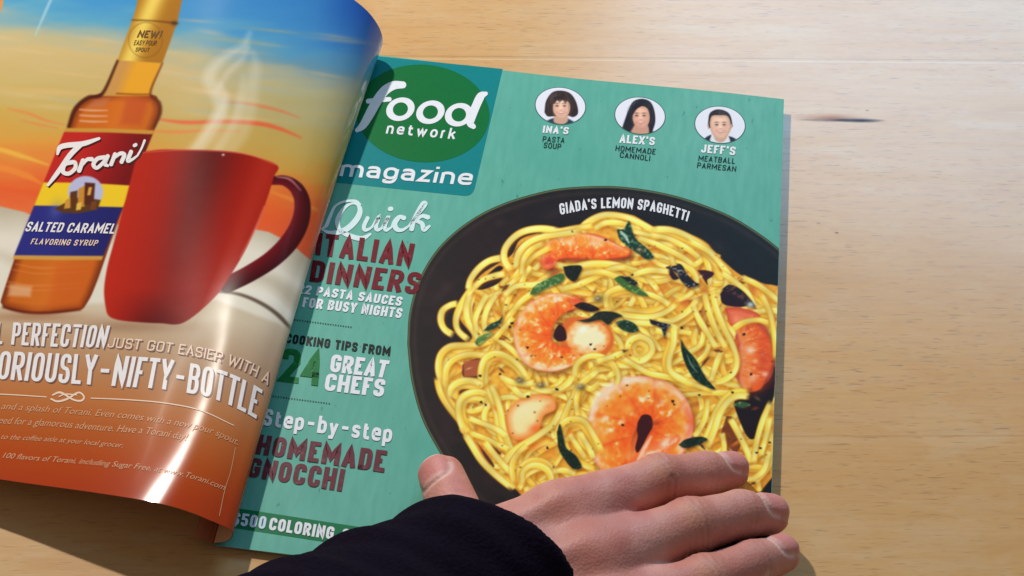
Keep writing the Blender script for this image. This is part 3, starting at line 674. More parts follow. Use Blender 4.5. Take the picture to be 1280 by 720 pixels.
    # the strands that can be followed in the photograph
    T = [[(735, 290), (728, 285), (740, 275), (757, 269), (780, 271), (800, 279), (822, 292)], [(742, 287), (756, 279), (776, 279), (795, 286)], [(675, 291), (700, 289), (722, 285), (742, 282)], [(815, 287), (840, 288), (866, 299), (888, 316), (904, 334)],
         [(812, 294), (835, 298), (858, 310), (876, 324)], [(860, 300), (885, 314), (902, 332), (914, 347)], [(795, 296), (822, 306), (850, 320), (868, 332)], [(690, 330), (714, 334), (740, 330), (765, 331), (792, 338), (820, 348)], [(700, 362), (722, 356), (745, 346), (766, 336), (784, 334)],
         [(706, 350), (728, 343), (752, 340), (775, 348)], [(790, 344), (812, 338), (838, 340)], [(838, 322), (846, 338), (860, 352), (876, 366)], [(640, 350), (655, 332), (668, 320), (690, 308)], [(650, 362), (655, 346), (664, 332)], [(628, 372), (645, 358), (668, 356), (690, 350)],
         [(636, 396), (650, 378), (668, 366), (690, 360)], [(630, 420), (634, 400), (644, 386)], [(618, 424), (632, 408), (642, 396)], [(760, 388), (757, 372), (765, 363), (785, 359), (802, 362)], [(845, 380), (832, 390), (815, 396), (795, 396), (775, 393)], [(800, 364), (822, 372), (838, 382)],
         [(872, 372), (864, 385), (850, 396), (835, 402), (818, 400)], [(780, 402), (805, 404), (832, 406), (850, 412)], [(818, 412), (838, 420), (848, 430)], [(765, 410), (785, 418)],
         [(568, 420), (556, 412), (551, 401), (553, 389), (562, 382), (574, 379)], [(600, 350), (586, 366), (575, 384), (570, 400), (573, 414), (588, 427)], [(588, 366), (583, 385), (585, 402), (593, 416), (598, 427)], [(610, 366), (600, 384), (594, 400), (596, 416)], [(622, 366), (610, 384), (605, 402), (608, 420)],
         [(585, 364), (588, 350), (598, 336), (612, 326), (630, 322)], [(592, 360), (604, 350), (618, 345), (632, 342)], [(640, 340), (631, 326), (631, 312), (641, 298), (656, 289), (678, 286), (704, 290)], [(644, 338), (647, 320), (657, 306), (675, 297), (700, 293), (728, 289)], [(652, 346), (654, 326), (664, 312), (680, 304)],
         [(562, 488), (549, 468), (550, 446), (562, 434), (582, 432), (602, 430), (620, 424)], [(556, 484), (558, 461), (568, 449), (586, 443), (606, 444), (620, 440)], [(602, 486), (601, 464), (606, 449), (618, 442), (634, 446), (650, 459), (662, 478)], [(624, 470), (640, 478), (655, 480), (668, 478)],
         [(546, 470), (550, 490), (560, 508), (578, 530), (586, 542)], [(562, 498), (564, 485), (576, 477), (592, 477), (604, 482)], [(581, 541), (574, 520), (574, 503), (583, 493), (598, 490), (610, 494)], [(612, 480), (620, 496), (626, 516), (629, 536), (636, 556), (643, 566)],
         [(584, 522), (602, 529), (620, 536), (634, 546)], [(586, 541), (606, 548), (623, 556), (637, 562)], [(704, 508), (692, 529), (672, 545), (651, 558), (637, 569), (628, 584)], [(581, 542), (590, 557), (602, 576), (620, 594), (642, 612)], [(605, 551), (616, 566), (630, 582), (644, 596)],
         [(642, 606), (640, 582), (648, 566), (660, 556)], [(653, 604), (654, 590), (664, 582), (677, 583), (687, 592), (688, 606), (676, 614), (660, 612)], [(690, 590), (705, 588), (720, 594)],
         [(718, 474), (721, 456), (734, 446), (750, 446), (765, 455), (772, 470), (770, 484)], [(748, 463), (737, 472), (726, 486)], [(755, 474), (768, 466)], [(730, 466), (728, 478), (738, 486), (750, 478)], [(784, 440), (787, 427), (799, 421), (812, 427), (815, 439), (806, 449), (795, 451), (786, 444)],
         [(776, 448), (792, 456), (810, 466), (832, 471), (854, 476)], [(842, 404), (842, 428), (836, 450), (839, 465), (856, 476), (876, 482)], [(848, 444), (862, 440), (876, 430), (880, 412)], [(870, 454), (882, 442), (887, 426), (886, 408)],
         [(866, 380), (872, 396), (884, 416), (896, 436)], [(880, 364), (886, 390), (896, 415), (909, 438)], [(889, 358), (895, 385), (905, 410), (915, 430), (921, 450), (917, 466), (903, 476), (888, 478)], [(888, 478), (895, 456), (901, 440)], [(915, 412), (930, 403), (948, 400), (962, 404)], [(926, 346), (950, 358), (978, 380)], [(950, 366), (962, 390), (968, 420), (970, 452)],
         [(695, 548), (705, 522), (713, 502), (725, 482), (740, 468)], [(723, 522), (720, 502), (724, 486)], [(698, 536), (706, 527), (718, 524), (731, 528), (743, 546), (754, 568)], [(711, 542), (721, 557), (732, 574)], [(724, 540), (736, 560), (742, 574)], [(885, 498), (882, 520), (875, 536), (867, 547)],
         [(938, 496), (922, 495), (910, 502), (900, 517), (893, 537), (884, 560)], [(912, 522), (922, 540), (932, 560), (940, 580)], [(902, 540), (905, 560), (900, 575)], [(964, 500), (952, 530), (945, 556), (942, 580)], [(970, 540), (966, 570), (956, 590), (942, 604)], [(962, 520), (957, 548), (950, 570)], [(962, 562), (955, 587), (940, 600)], [(856, 478), (876, 484), (892, 488)],
         [(640, 484), (652, 494), (664, 492)], [(745, 452), (765, 446), (780, 440)], [(900, 340), (918, 352), (934, 366), (944, 384)]]
    for p in T:                                                   # every strand runs in a bundle with its neighbours
        if len(p) < 5 or R.random() < .2: continue
        q = catmull(p, 2); dd = np.gradient(q, axis=0); nn = np.column_stack([-dd[:, 1], dd[:, 0]]) / (np.linalg.norm(dd, axis=1, keepdims=True) + 1e-6)
        q = (q + nn * R.choice((-7, 7, -8, 8)) * np.linspace(R.uniform(.5, 1), R.uniform(.6, 1.3), len(q))[:, None])[::2]
        if all(inm(*z) for z in q) and not any(((z - np.array(c_)) ** 2).sum() < r_ ** 2 for z in q for c_, r_ in (((800, 525), 66), ((705, 415), 56), ((660, 520), 28), ((945, 445), 36), ((730, 308), 36))): noodle(q, 3.9, R.uniform(-.6, .1))
    for k in range(44):
        x, y = R.uniform(575, 970), R.uniform(290, 620)
        if inm(x, y): C.blob(x, y, R.uniform(3, 9), R.uniform(1.6, 4), R.choice([(222, 116, 40), (236, 138, 54), (150, 70, 26), (206, 96, 44)]), R.uniform(.4, .8), R.uniform(-1.2, 1.2))
    for p in T: noodle(p, 4.35 if len(p) > 4 else 3.9, R.uniform(-.3, .6))
    # basil
    def leaf(pts, c0=(26, 54, 36), c1=(84, 120, 84), c2=None):
        C.poly([(x + 1.5, y + 2) for x, y in pts], (90, 50, 10), 2, .5, smooth=True)
        C.poly(pts, lambda x, y, d: lerp(c0, c1, np.clip((vnoise(x / 3.2, y / 2.4, 31) - .5) * 2.2, 0, 1)), .8, smooth=True)
    leaf([(771, 287), (780, 286), (786, 276), (790, 288), (796, 300), (808, 310), (817, 321), (808, 324), (796, 316), (784, 308), (774, 298)], (30, 62, 46), (120, 158, 130)); C.stroke([(776, 290), (782, 296), (786, 304)], [1.5, 2.2, .8], (196, 216, 200), .8)
    leaf([(704, 334), (714, 332), (727, 333), (724, 344), (718, 352), (708, 346)], (28, 34, 26), (50, 60, 40)); leaf([(662, 368), (668, 358), (682, 350), (700, 342), (706, 346), (700, 354), (684, 360), (670, 368)], (70, 110, 60), (150, 176, 110))
    leaf([(767, 349), (776, 345), (788, 352), (802, 362), (810, 370), (796, 368), (780, 360)], (70, 108, 52), (130, 156, 84)); leaf([(775, 345), (786, 346), (797, 354), (790, 356)], (30, 40, 30), (150, 160, 150))
    leaf([(717, 382), (728, 378), (742, 382), (749, 387), (738, 390), (724, 386)], (36, 26, 26), (66, 40, 34)); leaf([(721, 401), (736, 398), (748, 390), (765, 390), (778, 395), (768, 399), (760, 406), (750, 400), (735, 403)], (38, 44, 32), (58, 62, 42))
    leaf([(769, 403), (780, 400), (792, 404), (798, 412), (790, 416), (776, 411)], (34, 60, 42), (90, 120, 90)); leaf([(812, 399), (826, 403), (838, 406), (834, 410), (830, 422), (826, 410), (814, 405)], (34, 34, 44), (120, 120, 130))
    leaf([(851, 424), (858, 436), (870, 450), (882, 472), (894, 486), (884, 484), (868, 474), (858, 458), (852, 440)], (22, 46, 34), (50, 84, 60)); C.stroke([(859, 444), (864, 456), (872, 466)], [.5, 1, .4], (150, 176, 150), .7)
    leaf([(696, 540), (700, 530), (704, 546), (708, 560), (720, 570), (727, 584), (716, 586), (704, 572), (698, 560)], (24, 44, 32), (50, 76, 54)); leaf([(604, 414), (612, 406), (624, 400), (628, 394), (626, 404), (616, 412)], (38, 66, 50), (120, 146, 128)); leaf([(593, 428), (600, 420), (616, 416), (608, 424), (598, 432)], (90, 126, 66), (150, 170, 100))
    leaf([(848, 556), (858, 549), (876, 546), (884, 550), (870, 557), (856, 560)], (26, 44, 32), (54, 74, 52)); leaf([(916, 506), (926, 502), (938, 506), (928, 510)], (60, 96, 60), (140, 160, 110)); leaf([(835, 334), (850, 332), (858, 342), (868, 352), (874, 356), (862, 360), (852, 352), (846, 342)], (40, 36, 42), (170, 168, 164))
    leaf([(902, 362), (912, 356), (926, 362), (938, 374), (944, 384), (934, 382), (920, 370)], (40, 28, 34), (110, 70, 66)); C.blob(938, 381, 5, 4, (196, 214, 206), .9)
    for x, y in ((800, 313), (748, 374), (650, 476), (676, 482), (726, 484)): C.blob(x, y, 6, 4.5, (96, 84, 58), .9); C.blob(x - 1, y - 1, 2.4, 1.6, (190, 186, 160), .8)
    for x, y in ((640, 404), (637, 409), (625, 468), (659, 435), (738, 431), (743, 437), (702, 447), (607, 506), (601, 503), (684, 560), (660, 496), (696, 487), (870, 356), (930, 418), (939, 468), (915, 491), (843, 506), (841, 502), (778, 531), (852, 410), (790, 344), (600, 470), (757, 300), (874, 494), (962, 553), (950, 560), (946, 566), (706, 335)):
        C.poly([(x + R.uniform(-2.4, -1), y - R.uniform(.6, 2)), (x + R.uniform(.8, 2.4), y - R.uniform(.6, 2)), (x + R.uniform(1, 2.6), y + R.uniform(.6, 2)), (x - R.uniform(.6, 2), y + R.uniform(.6, 2))], (34, 26, 24), .6, .95)
    for k in range(110):
        x, y = R.uniform(560, 970), R.uniform(285, 600)
        if inm(x, y): C.blob(x, y, R.uniform(.7, 1.6), R.uniform(.6, 1.3), (50, 36, 24), R.uniform(.4, .9))
    C.blur(1)
    g_ = C.im.mean(-1, keepdims=True); C.im = np.clip(g_ + (C.im - g_) * 1.0, 0, 1); C.im = np.clip((C.im - .52) * 1.17 + .525, .012, 1)
    return C
def pasta_picture():
    C = paint_pasta(); step = 0.0003
    b = P2C(catmull(np.array(PLATE + PLATE[:1], float), 6)[:-1])
    x0, y0 = b.min(0); x1, y1 = b.max(0); x1 = min(x1, CTR[0] + 0.002); y0 = max(y0, 0.012)
    xs = np.linspace(x0, x1, int((x1 - x0) / step)); ys = np.linspace(y0, y1, int((y1 - y0) / step))
    gx, gy = np.meshgrid(xs, ys); P = np.column_stack([gx.ravel(), gy.ravel()])
    c = b.mean(0); ang = np.arctan2(b[:, 1] - c[1], b[:, 0] - c[0]); rad = np.hypot(*(b - c).T); o = np.argsort(ang)
    pa = np.arctan2(P[:, 1] - c[1], P[:, 0] - c[0]); pr = np.hypot(*(P - c).T)
    R = np.interp(pa, np.r_[ang[o] - 2 * math.pi, ang[o], ang[o] + 2 * math.pi], np.tile(rad[o], 3))
    px, py = PROJ(np.column_stack([P, cz(P[:, 0], P[:, 1])]))
    out = pr > R; near = pr < R + step * 1.5
    k = np.where(out & near, R / np.maximum(pr, 1e-9), 1.0)[:, None]; Pn = c + (P - c) * k
    xr = right_edge(Pn[:, 1]) - 0.00015; out = out | (Pn[:, 0] > xr + step); Pn[:, 0] = np.minimum(Pn[:, 0], xr)
    f = grid_faces(len(xs), len(ys)); f = f[(near[f]).all(1) & (~out[f]).any(1) & (Pn[f][:, :, 0].max(1) - Pn[f][:, :, 0].min(1) > step * .2)]
    used = np.zeros(len(P), bool); used[f.ravel()] = True; idx = np.cumsum(used) - 1
    link('pasta_picture', on_cover(Pn[used], 1.0e-4), idx[f], attr_mat('pasta_print', 0.4, 0.1), cover, s2l(C.sample(px[used], py[used])))
pasta_picture()
# curved caption on the plate rim
def arc_caption():
    base = [(700.5, 269), (735, 262.5), (772, 260.5), (810, 264), (836, 269.5), (859, 277.5)]; top = [(698.5, 255), (734, 249.5), (773, 247.5), (812, 251), (838, 257), (862.5, 265)]
    cover_text('caption_lettering', "GIADA'S LEMON SPAGHETTI", base, top, I_white, wd=.52, hw=.085, gap=.11, space=.3)
arc_caption()

# ---------------------------------------------------------------- three small portraits
def portrait(cx, cy, hair, skin, style):
    C = Canvas(cx - 36, cy - 28, cx + 36, cy + 28, 4.0, (230, 232, 244)); S = lambda pts: [(cx + x, cy + y) for x, y in pts]
    d = tuple(int(v * .84) for v in skin); hh = tuple(min(255, v + 40) for v in hair)
    def fill(base, hi, px, py):
        hairy = base == hair
        def f(x, y, dd):
            k = np.exp(-(((x - cx - px) / 7) ** 2 + ((y - cy - py) / 7) ** 2))
            if hairy: k = np.clip(k * .7 + (vnoise((x - cx) / 1.1 + (y - cy) * .15 + 40, y / 7, 12 + style) - .45) * .9, 0, 1)
            else: k = np.clip(k * .9 + (vnoise(x / 3, y / 3, 15 + style) - .5) * .4 - np.clip((x - cx - 5) / 12, 0, 1) * .2, -.6, 1)
            c = lerp(base, hi, np.clip(k, 0, 1)); return c * (1 - .16 * np.clip(1 - dd / 4, 0, 1) * (0 if hairy else 1) - .25 * np.clip(-k, 0, 1))[..., None]
        return f
    if style == 0:
        C.poly(S([(-22, 24), (-14, 17), (0, 14), (12, 17), (20, 25)]), (40, 60, 78), 1, smooth=True); C.poly(S([(-7, 10), (7, 10), (9, 19), (2, 23), (-8, 20)]), d, 1, smooth=True)
        C.poly(S([(-20, 8), (-18, -6), (-10, -17), (2, -19), (13, -15), (20, -4), (22, 9), (16, 14), (8, 12), (-8, 13), (-16, 13)]), fill(hair, hh, -8, -10), .8, smooth=True)
        C.poly(S([(-9, -4), (-4, -8), (4, -9), (11, -4), (12, 5), (8, 13), (2, 16), (-5, 13), (-9, 6)]), fill(skin, tuple(min(255, v + 25) for v in skin), 1, 2), .8, smooth=True)
        C.poly(S([(-10, -2), (-8, -11), (2, -14), (11, -9), (13, -2), (9, -6), (6, -3), (3, -7), (-1, -4), (-4, -7), (-7, -3)]), hair, .6)
    elif style == 1:
        C.poly(S([(-24, 20), (-20, 8), (-14, -8), (-8, -18), (3, -21), (13, -17), (18, -6), (19, 8), (16, 20), (20, 26), (-20, 26)]), fill(hair, hh, -6, -12), .8, smooth=True)
        C.poly(S([(-6, 10), (8, 10), (11, 22), (3, 27), (-12, 24)]), d, 1, smooth=True)
        C.poly(S([(-9, -3), (-5, -10), (2, -12), (9, -9), (12, 0), (11, 9), (6, 15), (0, 16), (-6, 12), (-9, 5)]), fill(skin, tuple(min(255, v + 22) for v in skin), 2, 2), .8, smooth=True)
        C.poly(S([(-11, 3), (-10, -10), (-3, -16), (3, -13), (-3, -9), (-7, -4)]), hair, .6, smooth=True)
    else:
        C.poly(S([(-24, 24), (-18, 16), (-8, 12), (10, 14), (20, 18), (24, 26)]), (28, 32, 44), .8, smooth=True); C.poly(S([(-14, 24), (-10, 10), (10, 12), (14, 24)]), (226, 230, 238), .8)
        C.poly(S([(-9, 8), (9, 8), (8, 17), (2, 22), (-6, 19)]), d, 1, smooth=True)
        C.poly(S([(-15, -3), (-13, -14), (-5, -19), (5, -18), (12, -13), (15, -3), (13, 4), (-13, 4)]), fill(hair, hh, 2, -14), .7, smooth=True)
        C.poly(S([(-13, -3), (-10, -11), (0, -12), (9, -11), (13, -3), (13, 7), (8, 15), (2, 18), (-5, 16), (-11, 9)]), fill(skin, tuple(min(255, v + 24) for v in skin), 1, 2), .8, smooth=True)
        C.poly(S([(-14.5, -1), (-16, 0), (-15, 5), (-13, 6)]), d, .5); C.poly(S([(13.5, -1), (15.5, 0), (14.5, 5), (13, 6)]), d, .5)
    B = lambda x, y, rx, ry, c, al: C.blob(cx + x, cy + y, rx, ry, c, al)
    hl = tuple(min(255, v + 22) for v in skin); sk = tuple(int(v * .66) for v in skin)
    B(1, -5, 6, 2.4, hl, .5); B(1, 2, 1.3, 3.4, hl, .6)
    for sx in (-4.2, 5.2):
        B(sx, -.4, 3.2, 1.8, sk, .55); B(sx, 0, 1.7, .95, (38, 26, 26), .95); B(sx, -3.2, 3.0, .7, hair, .6); B(sx, 4.6, 2.4, 2.0, hl, .5); B(sx, 2.0, 2.6, .6, sk, .3)
    B(.8, 5.0, 2.4, .7, sk, .6); B(.8, 8.4, 4.6, 1.7, (170, 74, 70), .85); B(.8, 8.1, 3.5, .85, (252, 246, 242), .95); B(.8, 11.6, 3.2, .8, sk, .4); B(-4.4, 7.4, .8, 2.0, sk, .35); B(6, 7.4, .8, 2.0, sk, .35)
    C.blob(cx + 8, cy + 4, 4, 9, d, .45); C.blob(cx - 7, cy + 5, 3, 8, d, .35); C.blob(cx + 1, cy + 13, 6, 2, d, .4); C.blob(cx - 4, cy + 4, 3, 2.4, (232, 150, 130), .4); C.blob(cx + 5, cy + 4, 3, 2.4, (232, 150, 130), .4)
    for k in range(26):
        x = random.Random(k + int(cx)).uniform(-18, 20); C.stroke([(cx + x * .5, cy - 17), (cx + x * .9, cy - 9), (cx + x, cy + random.Random(k).uniform(-6, 8))], .4, hh, .22 if abs(x) > 10 and style < 2 else 0, .5)
    C.blur(1)
    bound = ellipse_px(cx, cy, 31, 22.6, 0.1, 120); b = P2C(bound); c = b.mean(0); V = [c[None]]; rings = 44; k = 120
    patch('portrait_ring', ellipse_px(cx, cy, 32.2, 23.6, .1, 80), I_ring, 6e-5, 4)
    for r in np.linspace(0, 1, rings + 1)[1:]: V.append(c + (b - c) * r)
    V = np.vstack(V); F = [(0, 1 + i, 1 + (i + 1) % k) for i in range(k)]
    for r in range(rings - 1):
        for i in range(k):
            j = (i + 1) % k; F.append((1 + r * k + i, 1 + (r + 1) * k + i, 1 + (r + 1) * k + j, 1 + r * k + j))
    px, py = PROJ(np.column_stack([V, cz(V[:, 0], V[:, 1])]))
    return link('chef_portrait', on_cover(V, 1.2e-4), F, I_face, cover, s2l(C.sample(px, py)))
I_ring = ink('portrait_outline_ink', 70, 110, 104); I_face = attr_mat('portrait_print', 0.4, 0.1)
portrait(700.5, 132.6, (46, 28, 24), (246, 194, 166), 0)['label'] = 'portrait of a smiling person with a dark brown bob'
portrait(800, 144.8, (24, 18, 24), (242, 182, 154), 1)['label'] = 'portrait of a smiling person with long black hair'
portrait(900, 156.2, (36, 26, 24), (246, 196, 168), 2)['label'] = 'portrait of a person with short black hair and dark jacket'

# ================================================================== MAGAZINE : the curling advert page
BOT = np.array([(0, 0.5), (5, 2.6), (7.6, 5.6), (8.4, 9.5), (6.9, 12), (4.1, 14), (-.1, 16.4), (-5.6, 18.4), (-11, 19.0), (-17, 19.2), (-24, 18.7), (-34, 17.2), (-48, 15.2), (-62, 12.8), (-78, 10.2), (-112, 6), (-150, 1.5), (-190, -1.5)]) / 1000
TOP = np.array([(0, 0.5), (9, 1.6), (14.4, 3), (16.6, 6.2), (17.3, 11.8), (16.3, 16.9), (13.8, 22.7), (9.5, 27.8), (4.8, 31.8), (-5, 38), (-20, 44), (-45, 48), (-80, 45), (-115, 36), (-150, 23), (-170, 14)]) / 1000
BOT[:, 1] += 0.0035; TOP[:, 1] += 0.0035
def arc_param(p, n):
    c = catmull(p, 16); l = np.r_[0, np.cumsum(np.linalg.norm(np.diff(c, axis=0), axis=1))]; s = np.linspace(0, l[-1], n)
    return np.column_stack([np.interp(s, l, c[:, 0]), np.interp(s, l, c[:, 1])])
PN = 2001
_b, _t = arc_param(BOT, PN), arc_param(TOP, PN)
def _even(a):
    """paper bends evenly: smooth the profile away from the tight fold"""
    k = np.exp(-0.5 * (np.arange(-240, 241) / 70.0) ** 2); k /= k.sum()
    e = np.vstack([2 * a[0] - a[240:0:-1], a, 2 * a[-1] - a[-2:-242:-1]])
    sm = np.column_stack([np.convolve(e[:, j], k, 'valid') for j in (0, 1)])
    w = np.clip((np.arange(PN) - 120) / 200.0, 0, 1)[:, None]; w = w * w * (3 - 2 * w)
    return a * (1 - w) + sm * w
_b, _t = _even(_b), _even(_t)
def curl_up(x):
    t = np.clip(-x / 0.034 + .12, 0, 1); return 0.0045 * t * t * (3 - 2 * t)
_b[:, 1] -= curl_up(_b[:, 0])
def page(s, v, off=0.0):
    """s 0..1 from the spine to the free edge, v 0..1 from the bottom to the top"""
    s = np.asarray(s, float); v = np.asarray(v, float); u = np.clip(s, 0, 1) * (PN - 1); w = np.clip(v, -.02, 1.02)
    w = np.sign(w) * np.abs(w) ** 1.65
    g = np.arange(PN); ev = lambda a: np.column_stack([np.interp(u, g, a[:, 0]), np.interp(u, g, a[:, 1])])
    q = ev(_b) * (1 - w[:, None]) + ev(_t) * w[:, None]
    P = np.column_stack([q[:, 0], np.clip(v, 0, 1) * MH + 0.13 * np.maximum(-q[:, 0], 0), q[:, 1] + curl_up(q[:, 0]) * np.clip(1 - v / 0.30, 0, 1.1) ** 2])
    if np.any(off):
        e = 0.002; A = page(np.clip(s + e, 0, 1), v) - page(np.clip(s - e, 0, 1), v)
        n = np.column_stack([A[:, 2], np.zeros(len(A)), -A[:, 0]]); n /= np.linalg.norm(n, axis=1, keepdims=True) + 1e-12
        P = P + n * off
    return P
NS, NV = 560, 760
ss, vv = np.meshgrid(np.linspace(0, 1, NS), np.linspace(0, 1, NV))
PP = page(ss.ravel(), vv.ravel())
qx, qy = PROJ(PP); qx = qx.reshape(NV, NS); qy = qy.reshape(NV, NS)
# the last place along s where the page turns away from the view
dxs = np.gradient(qx, axis=1); SIL = np.array([np.max(np.nonzero(dxs[j, :300] > 0)[0], initial=0) for j in range(NV)])
vis = np.arange(NS)[None] >= SIL[:, None]
VS, VV, VX, VY = ss[vis], vv[vis], qx[vis], qy[vis]
def P2S(pts):
    out = []
    for x, y in np.asarray(pts, float):
        d = (VX - x) ** 2 + (VY - y) ** 2; i = int(np.argmin(d)); s0, v0 = VS[i], VV[i]
        for _ in range(4):
            e = 0.0008; a = np.array([s0, s0 + e, s0]); b = np.array([v0, v0, v0 + e])
            X, Y = PROJ(page(a, b)); J = np.array([[X[1] - X[0], X[2] - X[0]], [Y[1] - Y[0], Y[2] - Y[0]]]) / e
            if abs(np.linalg.det(J)) < 1e3: break
            st = np.linalg.solve(J, [x - X[0], y - Y[0]]); st = np.clip(st, -.03, .03); s0 += st[0]; v0 += st[1]
        out.append((s0, v0))
    return np.array(out)
def on_page(sv, off):
    sv = np.asarray(sv, float); return page(sv[:, 0], sv[:, 1], off)

def paint_advert():
    C = Canvas(-70, -90, 500, 690, 1.6, (230, 180, 110)); X, Y = C.X, C.Y; R = random.Random(5)
    sl = (slice(0, C.h), slice(0, C.w))
    def grad(t, stops):
        ts = [s_[0] for s_ in stops]; cs = np.array([s_[1] for s_ in stops], float)
        return np.stack([np.interp(t, ts, cs[:, k]) for k in range(3)], -1) / 255
    wob = (vnoise(X / 60, Y / 14, 1) - .5) * 26 + (vnoise(X / 24, Y / 6, 2) - .5) * 10
    t = Y - 0.125 * X + wob * .8 + np.clip(X - 330, 0, 200) * -0.12
    sky = grad(t, [(-90, (60, 140, 205)), (-15, (72, 152, 206)), (6, (96, 168, 200)), (24, (146, 176, 176)), (40, (186, 184, 148)), (58, (212, 186, 128)), (90, (208, 182, 118)), (125, (206, 176, 100)), (150, (212, 168, 80)), (178, (226, 158, 66)), (205, (234, 128, 58)), (235, (234, 96, 46)), (262, (236, 120, 66))])
    skyR = grad(t, [(-90, (52, 128, 206)), (-15, (70, 146, 208)), (8, (88, 160, 202)), (24, (110, 158, 180)), (40, (160, 172, 160)), (58, (186, 182, 142)), (95, (186, 174, 120)), (135, (196, 164, 84)), (165, (208, 150, 62)), (190, (222, 126, 50)), (215, (230, 92, 40)), (262, (226, 90, 50))])
    k = np.clip((X - 220) / 170, 0, 1)[..., None]; C.im = sky * (1 - k) + skyR * k
    C.blend(sl, np.clip((X - 395 - (Y * -0.05)) / 70, 0, 1) * np.clip((95 - Y) / 90, 0, 1) * .75, (20, 74, 186))
    for q, r, c, a in (([(190, 148), (230, 153), (275, 152), (320, 154), (350, 161), (376, 172)], [1, 2.4, 2.2, 3, 2.4, .8], (238, 98, 60), .85), ([(184, 163), (220, 165), (262, 163), (300, 164)], [.8, 2, 1.4, .6], (240, 130, 72), .7), ([(276, 128), (305, 129), (332, 134), (355, 140), (374, 147)], [.8, 1.6, 2, 1.6, .6], (232, 124, 78), .75),
                       ([(10, 136), (36, 142), (56, 150), (80, 156)], [.6, 1.6, 1.6, .5], (236, 130, 72), .7), ([(26, 150), (50, 156), (72, 160)], [.6, 1.4, .5], (236, 126, 70), .6), ([(-40, 184), (-5, 186), (24, 194), (60, 206)], [1, 3, 3, 1], (244, 196, 74), .7), ([(-40, 212), (0, 210), (34, 220), (52, 230)], [2, 4, 4, 1], (246, 150, 60), .6), ([(340, 240), (372, 252), (396, 262)], [1, 3, 2], (240, 150, 60), .6)): C.stroke(q, r, c, a, 1.6)
    for k_ in range(36):
        x, y = R.uniform(-20, 440), R.uniform(25, 150); C.blob(x, y, R.uniform(20, 50), R.uniform(1.5, 4), R.choice([(226, 200, 150), (240, 196, 140), (170, 186, 176), (214, 178, 110)]), .35, 0.13 + R.uniform(-.08, .08))
    C.stroke([(66, -6), (58, 12), (52, 26), (44, 44)], [1.6, 1.8, 1.4, .8], (176, 214, 228), .7, 1.2); C.poly([(-70, -90), (6, -90), (4, 4), (1, 14), (-70, 40)], (222, 150, 84), 1.5)
    # steam
    for q, r, a in (([(246, 192), (262, 168), (276, 140), (271, 118), (262, 100), (268, 84), (284, 70), (304, 58), (312, 42)], [7, 9, 9, 8, 9, 7, 5, 4, 1], .42), ([(236, 192), (256, 168), (272, 146), (282, 122), (276, 106)], [4, 5, 6, 4, 1], .4), ([(278, 192), (298, 164), (308, 136), (314, 110), (320, 84), (316, 66)], [12, 13, 12, 9, 6, 2], .26), ([(268, 190), (292, 150), (300, 120), (304, 96)], [5, 6, 4, 1], .28), ([(272, 112), (284, 92), (302, 74), (310, 60)], [2, 3, 3, 1], .4)): C.stroke(q, r, (244, 238, 222), a, 5)
    # cream saucers
    def cream(x, y, d): return lerp((196, 184, 160), (232, 224, 206), np.clip(d / 30 + (vnoise(x / 30, y / 30, 6) - .5) * .5, 0, 1))
    C.poly([(-70, 250), (0, 258), (30, 265), (60, 278), (140, 280), (250, 288), (310, 285), (336, 290), (362, 303), (384, 322), (430, 350), (430, 690), (-70, 690)], cream, 1.2)
    C.stroke([(0, 318), (30, 330), (70, 340), (120, 345)], [5, 8, 8, 4], (200, 186, 160), .5, 6)
    C.stroke([(270, 364), (300, 368), (328, 380), (350, 396), (366, 416), (380, 440)], [1.2, 2, 2.4, 2.6, 2.4, 2], (84, 66, 52), .85, 1.4); C.stroke([(270, 358), (300, 361), (332, 371), (356, 388), (376, 410)], [2, 4, 5, 5, 4], (240, 234, 220), .7, 2.5)
    C.stroke([(310, 345), (340, 352), (368, 374), (384, 396)], [4, 8, 10, 8], (190, 176, 150), .6, 6)
    t = Y - 0.10 * X
    low = grad(t, [(330, (214, 202, 178)), (372, (216, 198, 170)), (398, (206, 176, 142)), (425, (192, 150, 112)), (455, (190, 132, 88)), (485, (192, 118, 66)), (520, (182, 94, 40)), (560, (178, 72, 20)), (600, (170, 56, 12)), (650, (162, 48, 10))])
    lowR = grad(t, [(330, (206, 190, 162)), (372, (206, 190, 164)), (398, (190, 168, 142)), (425, (180, 152, 126)), (455, (180, 142, 112)), (485, (184, 128, 86)), (520, (180, 104, 54)), (560, (176, 82, 32)), (600, (170, 62, 20)), (650, (164, 52, 14))])
    k = np.clip((X - 150) / 200, 0, 1)[..., None]; m = np.clip((Y - (372 + np.clip(X - 270, 0, 200) * .38 + np.clip(270 - X, 0, 400) * .03)) / 6, 0, 1)[..., None]
    C.im = C.im * (1 - m) + (low * (1 - k) + lowR * k) * m
    C.blob(160, 408, 70, 9, (150, 104, 76), .55); C.blob(40, 396, 60, 6, (160, 104, 70), .55)
    # bottle
    BODY = [(128, 116), (112, 121), (98, 130), (90, 144), (82, 165), (56, 225), (30, 290), (4, 366), (2, 380), (14, 388), (50, 392), (96, 388), (108, 380), (122, 350), (150, 270), (186, 180), (197, 152), (201, 138), (198, 126), (188, 118)]
    def amber(x, y, d):
        u = (x - (128 + (116 - y) * .42)) / 75; c = lerp((120, 42, 12), (206, 104, 28), np.clip(d / 12, 0, 1)); k = np.exp(-((u - .45) / .28) ** 2) * .55
        return c * (1 - k[..., None]) + np.array([226, 120, 40]) * k[..., None]
    C.poly(BODY, amber, .8, smooth=True)
    C.poly([(147, 75), (203, 79), (187, 120), (127, 120)], lambda x, y, d: lerp((206, 150, 80), (236, 166, 42), np.clip((x - 158 - (75 - y) * .4) / 16, 0, 1)), .8)
